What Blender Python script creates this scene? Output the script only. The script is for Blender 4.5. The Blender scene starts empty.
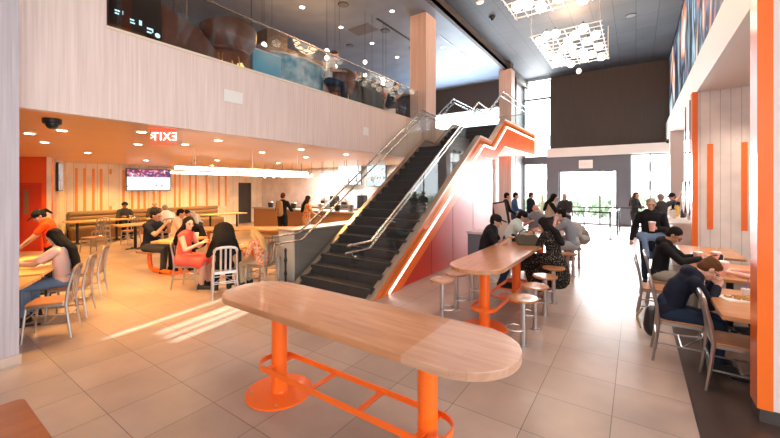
import bpy, bmesh, math, random
from mathutils import Vector, Matrix
R = math.radians
V = Vector
SC = bpy.context.scene
COL = SC.collection
random.seed(7)

# ------------------------------------------------------------------ materials
def mat(name, col, rough=.5, metal=0., emit=None, es=1., noise=0., nscale=8., stretch=(1, 1, 1), col2=None, bump=0., coat=0., spec=None):
    m = bpy.data.materials.new(name); m.use_nodes = True
    nt = m.node_tree; b = nt.nodes['Principled BSDF']
    b.inputs['Base Color'].default_value = (*col, 1)
    b.inputs['Roughness'].default_value = rough
    b.inputs['Metallic'].default_value = metal
    if coat: b.inputs['Coat Weight'].default_value = coat; b.inputs['Coat Roughness'].default_value = .08
    if spec is not None: b.inputs['Specular IOR Level'].default_value = spec
    if emit:
        b.inputs['Emission Color'].default_value = (*emit, 1); b.inputs['Emission Strength'].default_value = es
    if noise or col2:
        tc = nt.nodes.new('ShaderNodeTexCoord'); mp = nt.nodes.new('ShaderNodeMapping')
        mp.inputs['Scale'].default_value = stretch
        nz = nt.nodes.new('ShaderNodeTexNoise'); nz.inputs['Scale'].default_value = nscale; nz.inputs['Detail'].default_value = 4
        rp = nt.nodes.new('ShaderNodeValToRGB')
        c2 = col2 if col2 else tuple(max(0, c*(1-noise)) for c in col)
        rp.color_ramp.elements[0].position = .35; rp.color_ramp.elements[1].position = .65
        rp.color_ramp.elements[0].color = (*c2, 1); rp.color_ramp.elements[1].color = (*col, 1)
        L = nt.links.new
        L(tc.outputs['Object'], mp.inputs['Vector']); L(mp.outputs['Vector'], nz.inputs['Vector'])
        L(nz.outputs['Fac'], rp.inputs['Fac']); L(rp.outputs['Color'], b.inputs['Base Color'])
        if bump:
            bp = nt.nodes.new('ShaderNodeBump'); bp.inputs['Strength'].default_value = bump; bp.inputs['Distance'].default_value = .02
            L(nz.outputs['Fac'], bp.inputs['Height']); L(bp.outputs['Normal'], b.inputs['Normal'])
    return m

def tile_mat(name, c1, c2, grout, px, py, ox, oy, rough, gw=.006, plane='XY', nscale=1.6, off=0, bump=.3):
    """rectangular tiles with joints at ox+n*px , oy+n*py (world/object coordinates)"""
    m = mat(name, c1, rough); nt = m.node_tree; L = nt.links.new; b = nt.nodes['Principled BSDF']
    tc = nt.nodes.new('ShaderNodeTexCoord'); sp = nt.nodes.new('ShaderNodeSeparateXYZ'); L(tc.outputs['Object'], sp.inputs[0])
    cb = nt.nodes.new('ShaderNodeCombineXYZ')
    a, c = {'XY': ('X', 'Y'), 'XZ': ('X', 'Z'), 'YZ': ('Y', 'Z')}[plane]
    def sh(s, o):
        n = nt.nodes.new('ShaderNodeMath'); n.operation = 'SUBTRACT'; L(sp.outputs[s], n.inputs[0]); n.inputs[1].default_value = o-100*0; return n
    L(sh(a, ox).outputs[0], cb.inputs[0]); L(sh(c, oy).outputs[0], cb.inputs[1])
    br = nt.nodes.new('ShaderNodeTexBrick'); br.offset = off; br.squash = 1
    br.inputs['Scale'].default_value = 1; br.inputs['Brick Width'].default_value = px; br.inputs['Row Height'].default_value = py
    br.inputs['Mortar Size'].default_value = gw/2; br.inputs['Mortar Smooth'].default_value = .1
    br.inputs['Color1'].default_value = (*c1, 1); br.inputs['Color2'].default_value = (*c2, 1); br.inputs['Mortar'].default_value = (*grout, 1)
    L(cb.outputs[0], br.inputs['Vector'])
    nz = nt.nodes.new('ShaderNodeTexNoise'); nz.inputs['Scale'].default_value = nscale; nz.inputs['Detail'].default_value = 6
    L(tc.outputs['Object'], nz.inputs['Vector'])
    mx = nt.nodes.new('ShaderNodeMix'); mx.data_type = 'RGBA'; mx.blend_type = 'MULTIPLY'; mx.inputs[0].default_value = .55
    rp = nt.nodes.new('ShaderNodeValToRGB'); rp.color_ramp.elements[0].position = .3; rp.color_ramp.elements[1].position = .7
    rp.color_ramp.elements[0].color = (.55, .55, .56, 1); rp.color_ramp.elements[1].color = (1, 1, 1, 1)
    L(nz.outputs['Fac'], rp.inputs[0]); L(br.outputs['Color'], mx.inputs[6]); L(rp.outputs[0], mx.inputs[7]); L(mx.outputs[2], b.inputs['Base Color'])
    if bump:
        bp = nt.nodes.new('ShaderNodeBump'); bp.inputs['Strength'].default_value = bump; bp.inputs['Distance'].default_value = .004; bp.invert = True
        L(br.outputs['Fac'], bp.inputs['Height']); L(bp.outputs['Normal'], b.inputs['Normal'])
    return m

def wood_mat(name, c1, c2, axis='X', plank=.09, rough=.35, coat=0., nscale=5.):
    """edge glued boards running along axis, thin grain streaks"""
    m = mat(name, c1, rough, coat=coat); nt = m.node_tree; L = nt.links.new; b = nt.nodes['Principled BSDF']
    tc = nt.nodes.new('ShaderNodeTexCoord'); mp = nt.nodes.new('ShaderNodeMapping')
    mp.inputs['Scale'].default_value = {'X': (.12, 1, 1), 'Y': (1, .12, 1), 'Z': (1, 1, .03)}[axis]
    L(tc.outputs['Object'], mp.inputs[0])
    nz = nt.nodes.new('ShaderNodeTexNoise'); nz.inputs['Scale'].default_value = nscale*4; nz.inputs['Detail'].default_value = 5; nz.inputs['Distortion'].default_value = .4 if axis != 'Z' else .05
    L(mp.outputs[0], nz.inputs['Vector'])
    rp = nt.nodes.new('ShaderNodeValToRGB'); rp.color_ramp.elements[0].position = .3; rp.color_ramp.elements[1].position = .7
    rp.color_ramp.elements[0].color = (*c2, 1); rp.color_ramp.elements[1].color = (*c1, 1)
    L(nz.outputs['Fac'], rp.inputs[0])
    if plank:
        br = nt.nodes.new('ShaderNodeTexBrick'); br.inputs['Scale'].default_value = 1; br.inputs['Brick Width'].default_value = 1.1; br.inputs['Row Height'].default_value = plank
        br.inputs['Mortar Size'].default_value = .0008; br.inputs['Color1'].default_value = (1, 1, 1, 1); br.inputs['Color2'].default_value = (.82, .8, .78, 1); br.inputs['Mortar'].default_value = (.7, .68, .66, 1)
        mr = nt.nodes.new('ShaderNodeMapping')
        if axis == 'Y': mr.inputs['Rotation'].default_value = (0, 0, R(90))
        if axis == 'Z': mr.inputs['Rotation'].default_value = (0, R(90), 0)
        L(tc.outputs['Object'], mr.inputs[0]); L(mr.outputs[0], br.inputs['Vector'])
        mx = nt.nodes.new('ShaderNodeMix'); mx.data_type = 'RGBA'; mx.blend_type = 'MULTIPLY'; mx.inputs[0].default_value = 1
        L(rp.outputs[0], mx.inputs[6]); L(br.outputs['Color'], mx.inputs[7]); L(mx.outputs[2], b.inputs['Base Color'])
    else: L(rp.outputs[0], b.inputs['Base Color'])
    return m

def glass_mat(name, tint=(.93, .97, .96), refl=.07):
    m = bpy.data.materials.new(name); m.use_nodes = True; nt = m.node_tree; nt.nodes.clear(); L = nt.links.new
    o = nt.nodes.new('ShaderNodeOutputMaterial'); t = nt.nodes.new('ShaderNodeBsdfTransparent'); g = nt.nodes.new('ShaderNodeBsdfGlossy')
    t.inputs[0].default_value = (*tint, 1); g.inputs['Roughness'].default_value = .02
    lw = nt.nodes.new('ShaderNodeLayerWeight'); lw.inputs[0].default_value = .5; fr = nt.nodes.new('ShaderNodeMath'); fr.operation = 'POWER'; fr.inputs[1].default_value = 4.5; L(lw.outputs['Facing'], fr.inputs[0])
    ad = nt.nodes.new('ShaderNodeMath'); ad.operation = 'MULTIPLY_ADD'; ad.inputs[1].default_value = .4; ad.inputs[2].default_value = refl*.5; ad.use_clamp = True
    mx = nt.nodes.new('ShaderNodeMixShader'); L(fr.outputs[0], ad.inputs[0]); L(ad.outputs[0], mx.inputs[0]); L(t.outputs[0], mx.inputs[1]); L(g.outputs[0], mx.inputs[2]); L(mx.outputs[0], o.inputs[0])
    return m

def screen_mat(name, kind, es=1.2):
    m = bpy.data.materials.new(name); m.use_nodes = True; nt = m.node_tree; L = nt.links.new; b = nt.nodes['Principled BSDF']
    b.inputs['Base Color'].default_value = (.02, .02, .02, 1); b.inputs['Roughness'].default_value = .3
    tc = nt.nodes.new('ShaderNodeTexCoord'); sp = nt.nodes.new('ShaderNodeSeparateXYZ'); L(tc.outputs['Generated'], sp.inputs[0])
    vo = nt.nodes.new('ShaderNodeTexVoronoi'); nz = nt.nodes.new('ShaderNodeTexNoise'); mp = nt.nodes.new('ShaderNodeMapping')
    L(tc.outputs['Object'], mp.inputs[0]); L(mp.outputs[0], vo.inputs['Vector']); L(mp.outputs[0], nz.inputs['Vector'])
    r = nt.nodes.new('ShaderNodeValToRGB'); E = r.color_ramp.elements
    if kind == 'game':
        vo.inputs['Scale'].default_value = 16; vo.distance = 'MINKOWSKI' if False else 'EUCLIDEAN'
        for i, (p, c) in enumerate([(0, (.9, .85, .9)), (.18, (.45, .02, .06)), (.36, (.06, .03, .12)), (.55, (.7, .25, .3)), (.75, (.1, .05, .3))]):
            e = E[i] if i < 2 else E.new(p); e.position = p; e.color = (*c, 1)
        r.color_ramp.interpolation = 'CONSTANT'
        L(vo.outputs['Color'], r.inputs[0])
        r2 = nt.nodes.new('ShaderNodeValToRGB'); e = r2.color_ramp.elements; e[0].color = (.05, .05, .12, 1); e[1].color = (.95, .93, .9, 1); e[0].position = .33; e[1].position = .37
        nz.inputs['Scale'].default_value = 5; L(nz.outputs['Fac'], r2.inputs[0])
        st = nt.nodes.new('ShaderNodeMath'); st.operation = 'GREATER_THAN'; st.inputs[1].default_value = .64; L(sp.outputs['Z'], st.inputs[0])
        mx = nt.nodes.new('ShaderNodeMix'); mx.data_type = 'RGBA'; L(st.outputs[0], mx.inputs[0]); L(r2.outputs[0], mx.inputs[6]); L(r.outputs[0], mx.inputs[7]); out = mx.outputs[2]
    else:
        nz.inputs['Scale'].default_value = .75 if kind == 'mural' else 3; nz.inputs['Detail'].default_value = 6; nz.inputs['Distortion'].default_value = 1.1
        mp.inputs['Scale'].default_value = (1, 1.1, .45) if kind == 'mural' else (1, 1, 1)
        cs = {'mural': [(.3, (.9, .9, .9)), (.40, (.35, .6, .7)), (.44, (.02, .03, .06)), (.50, (.01, .015, .03)), (.54, (.08, .25, .4)), (.58, (.7, .12, .04)), (.61, (.9, .6, .3)), (.65, (.9, .92, .95))],
              'menu': [(.3, (.02, .03, .05)), (.45, (.8, .8, .78)), (.5, (.95, .95, .95)), (.58, (.6, .55, .6)), (.62, (.1, .1, .12))],
              'portrait': [(.3, (.3, .6, .8)), (.45, (.35, .7, .85)), (.5, (.9, .95, .95)), (.56, (.15, .1, .1)), (.66, (.5, .8, .9))],
              'blue': [(.3, (.05, .25, .42)), (.55, (.08, .36, .55)), (.58, (.9, .95, 1)), (.61, (.06, .3, .5)), (.7, (.08, .36, .55))]}[kind]
        for i, (p, c) in enumerate(cs):
            e = E[i] if i < 2 else E.new(p); e.position = p; e.color = (*c, 1)
        L(nz.outputs['Fac'], r.inputs[0]); out = r.outputs[0]
    L(out, b.inputs['Emission Color']); b.inputs['Emission Strength'].default_value = es
    return m

M = {}
M['fascia'] = wood_mat('pale_pink_woodgrain', (.84, .69, .64), (.70, .56, .51), 'Z', 0, .55, nscale=9)
M['column'] = wood_mat('column_woodgrain', (.70, .52, .46), (.54, .38, .32), 'Z', 0, .5, nscale=7)
M['ledge'] = mat('pale_ledge_timber', (.78, .66, .52), .45)
M['floor'] = tile_mat('beige_porcelain_tile', (.46, .345, .285), (.385, .285, .235), (.11, .08, .065), .58, .59, -.165, 4.66, .3, .006)
M['darkfloor'] = tile_mat('dark_brown_tile', (.07, .045, .035), (.055, .035, .028), (.02, .015, .012), .58, .59, -.165, 4.66, .28, .006)
M['ceil'] = tile_mat('blue_grey_ceiling_panel', (.065, .075, .095), (.05, .06, .075), (.012, .012, .016), .62, 1.25, 0, 0, .65, .02, nscale=.8)
M['ceil2'] = mat('blue_grey_mezzanine_ceiling', (.20, .26, .35), .5, noise=.15, nscale=1.5)  # blue tint of the window daylight is put into this base colour
M['loceil'] = mat('warm_timber_soffit', (.72, .42, .22), .4, noise=.06, nscale=2, stretch=(1, .1, 1))
M['whiteceil'] = mat('white_plaster_soffit', (.88, .80, .75), .6)
M['white'] = mat('white_plaster', (.85, .82, .79), .6)
M['darkwall'] = mat('brown_charcoal_wall', (.06, .047, .042), .6, noise=.15, nscale=5, stretch=(3, 1, .2))
M['portal'] = mat('grey_metal_cladding', (.13, .14, .17), .45)
M['orange'] = mat('orange_powder_coat', (.95, .15, .008), .3, coat=.4)
M['orangepaint'] = mat('orange_paint', (.92, .17, .015), .3, coat=.5)
M['red'] = mat('glossy_red_panel', (.62, .035, .015), .34)
M['redorange'] = mat('red_orange_paint', (.95, .12, .02), .4)
M['stripe'] = mat('soft_orange_stripe', (.82, .30, .05), .45)
M['cream'] = tile_mat('cream_board_wall', (.90, .80, .60), (.92, .82, .63), (.5, .36, .22), .35, 9, 0, 0, .5, .012, 'YZ')
M['creamR'] = tile_mat('pink_cream_board_wall', (.88, .77, .71), (.90, .79, .73), (.52, .42, .38), .17, 9, 0, 0, .45, .01, 'XZ')
M['brick'] = tile_mat('white_glazed_brick', (.92, .90, .88), (.87, .85, .83), (.66, .64, .62), .30, .1, 0, 0, .25, .008, 'XZ', off=.5)
M['toptimber'] = wood_mat('oak_tabletop', (.60, .29, .145), (.46, .20, .095), 'X', .12, .28, coat=.25)
M['toptimber2'] = wood_mat('pale_oak_tabletop', (.62, .37, .255), (.50, .28, .185), 'X', .16, .33, coat=.15)
M['toptimberY'] = wood_mat('oak_tabletop_long', (.56, .32, .20), (.46, .245, .145), 'Y', .12, .28, coat=.25)
M['honeyR'] = wood_mat('honey_orange_tabletop', (.62, .30, .12), (.50, .22, .085), 'X', .12, .28, coat=.25)
M['walnut'] = wood_mat('red_brown_tabletop', (.42, .13, .035), (.28, .075, .02), 'Y', 0, .35, coat=.2, nscale=2.5)
M['seatwood'] = wood_mat('stool_seat_wood', (.56, .26, .11), (.42, .17, .06), 'Y', .06, .3, coat=.3)
M['chairwood'] = wood_mat('chair_seat_wood', (.46, .22, .10), (.36, .155, .065), 'Y', 0, .35, coat=.2)
M['yellowwood'] = wood_mat('honey_tabletop', (.72, .45, .18), (.60, .35, .13), 'Y', .1, .35)
M['steel'] = mat('brushed_steel', (.55, .54, .54), .32, 1)
M['alu'] = mat('brushed_aluminium', (.42, .40, .385), .32, .9)
M['silver'] = mat('bright_aluminium', (.72, .72, .74), .3, .85)
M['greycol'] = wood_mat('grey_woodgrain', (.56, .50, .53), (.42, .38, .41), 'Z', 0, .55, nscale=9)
M['chrome'] = mat('polished_handrail', (.72, .68, .64), .2, 1)
M['bronze'] = mat('warm_steel_cap', (.55, .44, .36), .35, .8)
M['black'] = mat('black_plastic', (.012, .012, .014), .4)
M['blackmetal'] = mat('black_metal', (.02, .02, .022), .4, .3)
M['step'] = mat('charcoal_step', (.030, .032, .036), .5, noise=.3, nscale=20)
M['glass'] = glass_mat('clear_balustrade_glass', (.93, .96, .96), .07)
M['window'] = glass_mat('window_glass', (.97, .99, 1.), .05)
M['led'] = mat('led_strip', (1, 1, 1), .4, emit=(1, .93, .85), es=3)
M['ledwarm'] = mat('linear_lamp', (1, 1, 1), .4, emit=(1, .90, .75), es=5)
M['bulb'] = mat('opal_globe', (1, .97, .9), .3, emit=(1, .88, .72), es=3)
M['spotlens'] = mat('downlight_lens', (1, 1, 1), .4, emit=(1, .85, .65), es=14)
M['whitemetal'] = mat('white_metal', (.85, .83, .8), .4)
M['brown'] = mat('brown_leather', (.16, .05, .025), .38, noise=.3, nscale=6)
M['beigefab'] = mat('olive_tan_leather', (.27, .165, .075), .5)
M['yellow'] = mat('amber_fabric', (.85, .48, .06), .5)
M['grey'] = mat('grey_laminate', (.24, .20, .18), .45)
M['lgrey'] = mat('light_grey_panel', (.62, .58, .55), .5)
M['paper'] = mat('white_paper', (.85, .82, .78), .7)
M['cup'] = mat('pink_white_cup', (.85, .45, .38), .5)
M['food'] = mat('crumbly_fries', (.75, .38, .10), .6, noise=.55, nscale=60, bump=.5)
M['plant'] = mat('leaf_green', (.50, .60, .42), .6, noise=.4, nscale=30)
M['concrete'] = mat('pale_paving', (.62, .60, .57), .7, noise=.1)
M['farbuild'] = mat('pale_facade', (.72, .74, .76), .7)
M['screen'] = screen_mat('basketball_broadcast', 'game', .75)
M['mural'] = screen_mat('abstract_mural', 'mural', .7)
M['dim'] = screen_mat('dim_screen', 'menu', .35)
M['menu'] = screen_mat('menu_screen', 'menu', 2.0)
M['portrait'] = screen_mat('blue_menu_screen', 'portrait', 1.3)
M['bluemural'] = mat('blue_patterned_panel', (.05, .28, .45), .35, col2=(.55, .75, .85), nscale=4)
M['exitred'] = mat('exit_red', (.9, .05, .03), .4, emit=(1, .12, .06), es=.6)
M['exitwhite'] = mat('exit_letters', (1, 1, 1), .4, emit=(1, .85, .8), es=1.5)
M['signlight'] = mat('sign_print', (.5, .8, .85), .4, emit=(.5, .8, .9), es=.8)
M['pinkemit'] = mat('pink_sign', (.9, .1, .3), .4, emit=(1, .1, .3), es=1.2)
M['amberwin'] = mat('amber_lit_panel', (.9, .6, .2), .5, emit=(1, .62, .2), es=1.0)

# ------------------------------------------------------------------ mesh builder
class MB:
    def __init__(s): s.bm = bmesh.new()
    def box(s, c, d, rz=0, m=0, mat4=None):
        vs = []
        for i in (-.5, .5):
            for j in (-.5, .5):
                for k in (-.5, .5):
                    p = V((i*d[0], j*d[1], k*d[2]))
                    if mat4: p = mat4 @ p
                    elif rz: p = Matrix.Rotation(rz, 3, 'Z') @ p
                    vs.append(s.bm.verts.new(p+V(c)))
        for q in ((0, 1, 3, 2), (4, 6, 7, 5), (0, 4, 5, 1), (2, 3, 7, 6), (0, 2, 6, 4), (1, 5, 7, 3)):
            f = s.bm.faces.new([vs[i] for i in q]); f.material_index = m
        return s
    def b2(s, x0, x1, y0, y1, z0, z1, m=0): return s.box(((x0+x1)/2, (y0+y1)/2, (z0+z1)/2), (abs(x1-x0), abs(y1-y0), abs(z1-z0)), m=m)
    def tube(s, pts, r, n=8, closed=False, flat=1., m=0, up=None):
        pts = [V(p) for p in pts]; N = len(pts); rings = []; pu = None
        rr = r if isinstance(r, (list, tuple)) else [r]*N
        for i, p in enumerate(pts):
            a = pts[(i-1) % N] if (closed or i) else p; b = pts[(i+1) % N] if (closed or i < N-1) else p
            t = (b-a).normalized()
            if pu is None:
                pu = V(up) if up else (V((0, 0, 1)) if abs(t.z) < .9 else V((1, 0, 0)))
            u = (pu-t*pu.dot(t)).normalized(); w = t.cross(u); pu = u
            off = R(45) if n == 4 else 0
            rings.append([s.bm.verts.new(p+(u*math.cos(2*math.pi*k/n+off)*flat+w*math.sin(2*math.pi*k/n+off))*rr[i]) for k in range(n)])
        K = N if closed else N-1
        for i in range(K):
            A, B = rings[i], rings[(i+1) % N]
            for k in range(n):
                f = s.bm.faces.new((A[k], A[(k+1) % n], B[(k+1) % n], B[k])); f.material_index = m
        if not closed:
            s.bm.faces.new(rings[0][::-1]).material_index = m; s.bm.faces.new(rings[-1]).material_index = m
        return s
    def lathe(s, prof, c=(0, 0, 0), n=24, m=0, sx=1, sy=1):
        rings = []
        for r, z in prof:
            rings.append([s.bm.verts.new((c[0]+r*sx*math.cos(2*math.pi*k/n), c[1]+r*sy*math.sin(2*math.pi*k/n), c[2]+z)) for k in range(n)])
        for A, B in zip(rings, rings[1:]):
            for k in range(n): s.bm.faces.new((A[k], A[(k+1) % n], B[(k+1) % n], B[k])).material_index = m
        s.bm.faces.new(rings[0][::-1]).material_index = m; s.bm.faces.new(rings[-1]).material_index = m
        return s
    def prism(s, poly, a0, a1, plane='XY', m=0):
        def P(p, a): return {'XY': (p[0], p[1], a), 'YZ': (a, p[0], p[1]), 'XZ': (p[0], a, p[1])}[plane]
        A = [s.bm.verts.new(P(p, a0)) for p in poly]; B = [s.bm.verts.new(P(p, a1)) for p in poly]; n = len(poly)
        s.bm.faces.new(A[::-1]).material_index = m; s.bm.faces.new(B).material_index = m
        for i in range(n): s.bm.faces.new((A[i], A[(i+1) % n], B[(i+1) % n], B[i])).material_index = m
        return s
    def ell(s, c, r, q=None, n=12, m=0):
        k = n//2; g = []
        for i in range(k+1):
            ph = math.pi*i/k
            row = []
            for j in range(n):
                if i in (0, k) and j: row.append(row[0]); continue
                t = 2*math.pi*j/n; p = V((r[0]*math.sin(ph)*math.cos(t), r[1]*math.sin(ph)*math.sin(t), r[2]*math.cos(ph)))
                if q: p = q @ p
                row.append(s.bm.verts.new(p+V(c)))
            g.append(row)
        for i in range(k):
            for j in range(n):
                vs = [g[i][j], g[i+1][j], g[i+1][(j+1) % n], g[i][(j+1) % n]]; u = []
                for v in vs:
                    if v not in u: u.append(v)
                if len(u) > 2: s.bm.faces.new(u).material_index = m
        return s
    def rc(s, a, b, ra, rb, flat=1., side=None, n=14, caps=3):
        """round cone between a and b; cross-section flattened along the direction perpendicular to side"""
        a, b = V(a), V(b); ax = b-a; L = ax.length
        t = ax.normalized() if L > 1e-6 else V((0, 0, 1))
        sd = V(side) if side else (V((1, 0, 0)) if abs(t.x) < .8 else V((0, 1, 0)))
        u = (sd-t*sd.dot(t)).normalized(); w = t.cross(u)
        prof = []
        for i in range(caps+1):
            th = math.pi/2*(i/caps); prof.append((a-t*ra*math.cos(th), max(ra*math.sin(th), 0)))
        for i in range(caps+1):
            th = math.pi/2*(1-i/caps); prof.append((b+t*rb*math.cos(th), max(rb*math.sin(th), 0)))
        rings = []
        for c, r in prof:
            if r < 1e-5: rings.append([s.bm.verts.new(c)])
            else: rings.append([s.bm.verts.new(c+(u*math.cos(2*math.pi*k/n)+w*math.sin(2*math.pi*k/n)*flat)*r) for k in range(n)])
        for A, B in zip(rings, rings[1:]):
            for k in range(n):
                if len(A) == 1: s.bm.faces.new((A[0], B[(k+1) % n], B[k]))
                elif len(B) == 1: s.bm.faces.new((A[k], A[(k+1) % n], B[0]))
                else: s.bm.faces.new((A[k], A[(k+1) % n], B[(k+1) % n], B[k]))
        return s
    def build(s, name, mats, parent=None, smooth=False, bevel=0., remesh=0., sm=4, loc=None, sub=0):
        me = bpy.data.meshes.new(name); bmesh.ops.recalc_face_normals(s.bm, faces=s.bm.faces); s.bm.to_mesh(me); s.bm.free()
        for m in (mats if isinstance(mats, (list, tuple)) else [mats]): me.materials.append(m)
        if smooth:
            me.polygons.foreach_set('use_smooth', [True]*len(me.polygons))
        o = bpy.data.objects.new(name, me); COL.objects.link(o)
        if parent: o.parent = parent
        if loc: o.location = loc
        if bevel:
            b = o.modifiers.new('bevel', 'BEVEL'); b.width = bevel; b.segments = 2; b.limit_method = 'ANGLE'; b.angle_limit = R(40)
        if remesh:
            r = o.modifiers.new('remesh', 'REMESH'); r.mode = 'VOXEL'; r.voxel_size = remesh; r.use_smooth_shade = True
            k = o.modifiers.new('smooth', 'SMOOTH'); k.factor = .5; k.iterations = sm
        elif smooth and smooth != 2:
            try: me.set_sharp_from_angle(angle=R(38))
            except Exception: pass
        return o

def tag(o, label=None, cat=None, group=None, kind=None):
    if label: o['label'] = label
    if cat: o['category'] = cat
    if group: o['group'] = group
    if kind: o['kind'] = kind
    return o
def thing(name, label, cat, loc=(0, 0, 0), rz=0, group=None):
    o = bpy.data.objects.new(name, None); o.empty_display_size = .1; COL.objects.link(o); o.location = loc; o.rotation_euler.z = rz
    return tag(o, label, cat, group)
def struct(mb, name, m, **k): return tag(mb.build(name, m, **k), kind='structure')
def copy_tree(o, parent=None):
    c = o.copy(); COL.objects.link(c)
    if parent: c.parent = parent
    for ch in list(o.children): copy_tree(ch, c)
    return c
def put(o, loc, rz, label=None, group=None):
    o.location = loc; o.rotation_euler.z = rz
    if label: o['label'] = label
    if group: o['group'] = group
    return o
def text_mesh(name, body, size, m, loc, rot, parent=None, depth=.004):
    cu = bpy.data.curves.new(name, 'FONT'); cu.body = body; cu.size = size; cu.align_x = 'CENTER'; cu.align_y = 'CENTER'; cu.extrude = depth; cu.offset = size*.004; cu.space_character = 1.12
    t = bpy.data.objects.new(name+'_curve', cu); COL.objects.link(t)
    dg = bpy.context.evaluated_depsgraph_get(); me = bpy.data.meshes.new_from_object(t.evaluated_get(dg)); bpy.data.objects.remove(t)
    me.materials.clear(); me.materials.append(m)
    o = bpy.data.objects.new(name, me); COL.objects.link(o); o.location = loc; o.rotation_euler = rot
    if parent: o.parent = parent
    return o
# ------------------------------------------------------------------ setting
CZ, MZ = 7.8, 7.43      # hall ceiling, mezzanine ceiling
LC, MF = 2.80, 3.96     # lower soffit, mezzanine floor
FX = -5.6               # face of the mezzanine front
struct(MB().b2(-19, .4, -5.2, 21, -.12, 0), 'floor', M['floor'])
struct(MB().b2(.4, 9, -5.2, 21, -.12, 0), 'floor_right', M['darkfloor'])
struct(MB().b2(-40, 40, 21, 90, -.16, -.04), 'floor_outside', M['concrete'])
struct(MB().b2(-5.0, 1.5, -5.2, 21, CZ, CZ+.15), 'ceiling', M['ceil'])
struct(MB().b2(-19, -5.0, -5.2, 18.6, MZ, MZ+.15), 'ceiling_mezzanine', M['ceil2'])
struct(MB().b2(-5.12, -5.0, -5.2, 21, MZ-.02, CZ), 'trim_1', M['darkwall'])
struct(MB().b2(-19, FX-.14, -5.2, 18.6, LC, MF), 'floor_mezzanine', [M['loceil']])
# mezzanine front: full height at the left, parapet beyond
fb = MB()
fb.b2(FX-.14, FX, -.6, 1.71, LC-.02, MZ); fb.b2(FX-.14, FX, 1.71, 9.75, LC-.02, 3.94); fb.b2(FX-.14, FX, 9.75, 18.6, LC-.02, MF-.05)
struct(fb, 'wall_mezzanine', M['fascia'])
struct(MB().b2(FX-.16, FX+.015, 1.71, 9.78, 3.94, 3.975), 'trim_2', M['ledge'])
# columns
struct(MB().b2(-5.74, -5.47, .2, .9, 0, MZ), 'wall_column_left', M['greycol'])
struct(MB().b2(-5.75, -5.455, .19, .915, 0, .1), 'baseboard_left', M['bronze'])
struct(MB().b2(-6.04, -5.45, 9.91, 10.58, 0, MZ), 'wall_column_middle', M['column'])
struct(MB().b2(-5.36, -4.78, 16.9, 17.5, 0, MZ), 'wall_column_far', M['column'])
struct(MB().b2(-5.30, -4.84, 16.96, 17.44, MZ, CZ), 'wall_column_far_cap', M['darkwall'])
# left wing walls
wl = MB(); wl.b2(-17.2, -17, 3.9, 10.8, 0, LC, 0); wl.b2(-17.2, -17, 10.8, 11.55, 2.12, LC, 0); wl.b2(-17.2, -17, 11.55, 12.2, 0, LC, 0)
for y, z0, z1 in [(4.28, .95, 2.6), (4.52, .95, 2.6), (4.78, .95, 2.6), (5.02, 1.0, 2.6), (5.32, 2.4, 2.6), (5.32, 1., 1.15), (5.75, .95, 2.6), (6.05, .95, 1.8), (6.28, .95, 1.8), (6.5, .95, 1.8), (6.85, .95, 1.8), (7.08, .95, 1.8),
                  (7.7, .95, 2.6), (7.9, .95, 2.6), (8.35, .95, 2.6), (8.62, .95, 2.6), (9.15, .95, 2.6), (9.75, .95, 2.6), (10.1, .95, 2.6)]:
    wl.b2(-17, -16.985, y-.04, y+.04, z0, z1, 1)
struct(wl, 'wall_left', [M['cream'], M['stripe']])
struct(MB().b2(-17.12, -17.04, 10.8, 11.55, 0, 2.12), 'door_1', M['darkwall'])
# oblique red wall with door, cream return
P0, P1, P2 = V((-15.06, 2.49, 0)), V((-14.35, 2.98, 0)), V((-17.0, 3.95, 0))
dr = (P1-P0).normalized(); aa = math.atan2(dr.y, dr.x)
ws = MB(); c = P0-dr*1.2+(P1-P0+dr*1.2)*.5; L_ = (P1-P0).length+1.2
nrm = V((dr.y, -dr.x, 0))
ws.box((c.x-nrm.x*.06, c.y-nrm.y*.06, LC/2), (L_, .12, LC), aa)
struct(ws, 'wall_red', M['redorange'])
dd = thing('door_2', None, None, P0+dr*.34+nrm*.012, aa); dd['kind'] = 'structure'
MB().box((0, 0, 1.01), (.62, .03, 2.02)).build('door_leaf', mat('deep_red_door', (.62, .04, .01), .4), dd)
MB().box((-.12, -.02, 1.45), (.13, .012, .72)).build('door_window', M['beigefab'], dd)
d2 = (P2-P1).normalized(); c = (P1+P2)/2
struct(MB().box((c.x, c.y, LC/2), ((P2-P1).length, .1, LC), math.atan2(d2.y, d2.x)), 'wall_return', M['cream'])
struct(MB().b2(-17.2, -12.0, 12.2, 12.35, 0, LC).b2(-12.0, -7.6, 12.2, 12.35, 0, LC), 'wall_kitchen', M['brick'])
struct(MB().b2(-7.6, -5.6, 12.2, 12.35, 2.2, LC).b2(-5.75, -5.6, 12.2, 18.6, 0, LC), 'wall_passage', M['white'])
struct(MB().b2(-9.5, -7.2, 1.2-7, 1.2-6.9, 0, LC), 'wall_rear_left', M['cream'])
struct(MB().b2(-17.2, -15.0, -5.2, 2.3, 0, LC).b2(-15.0, -9.5, -1.9, -1.75, 0, LC), 'wall_rear_wing', M['cream'])
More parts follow.
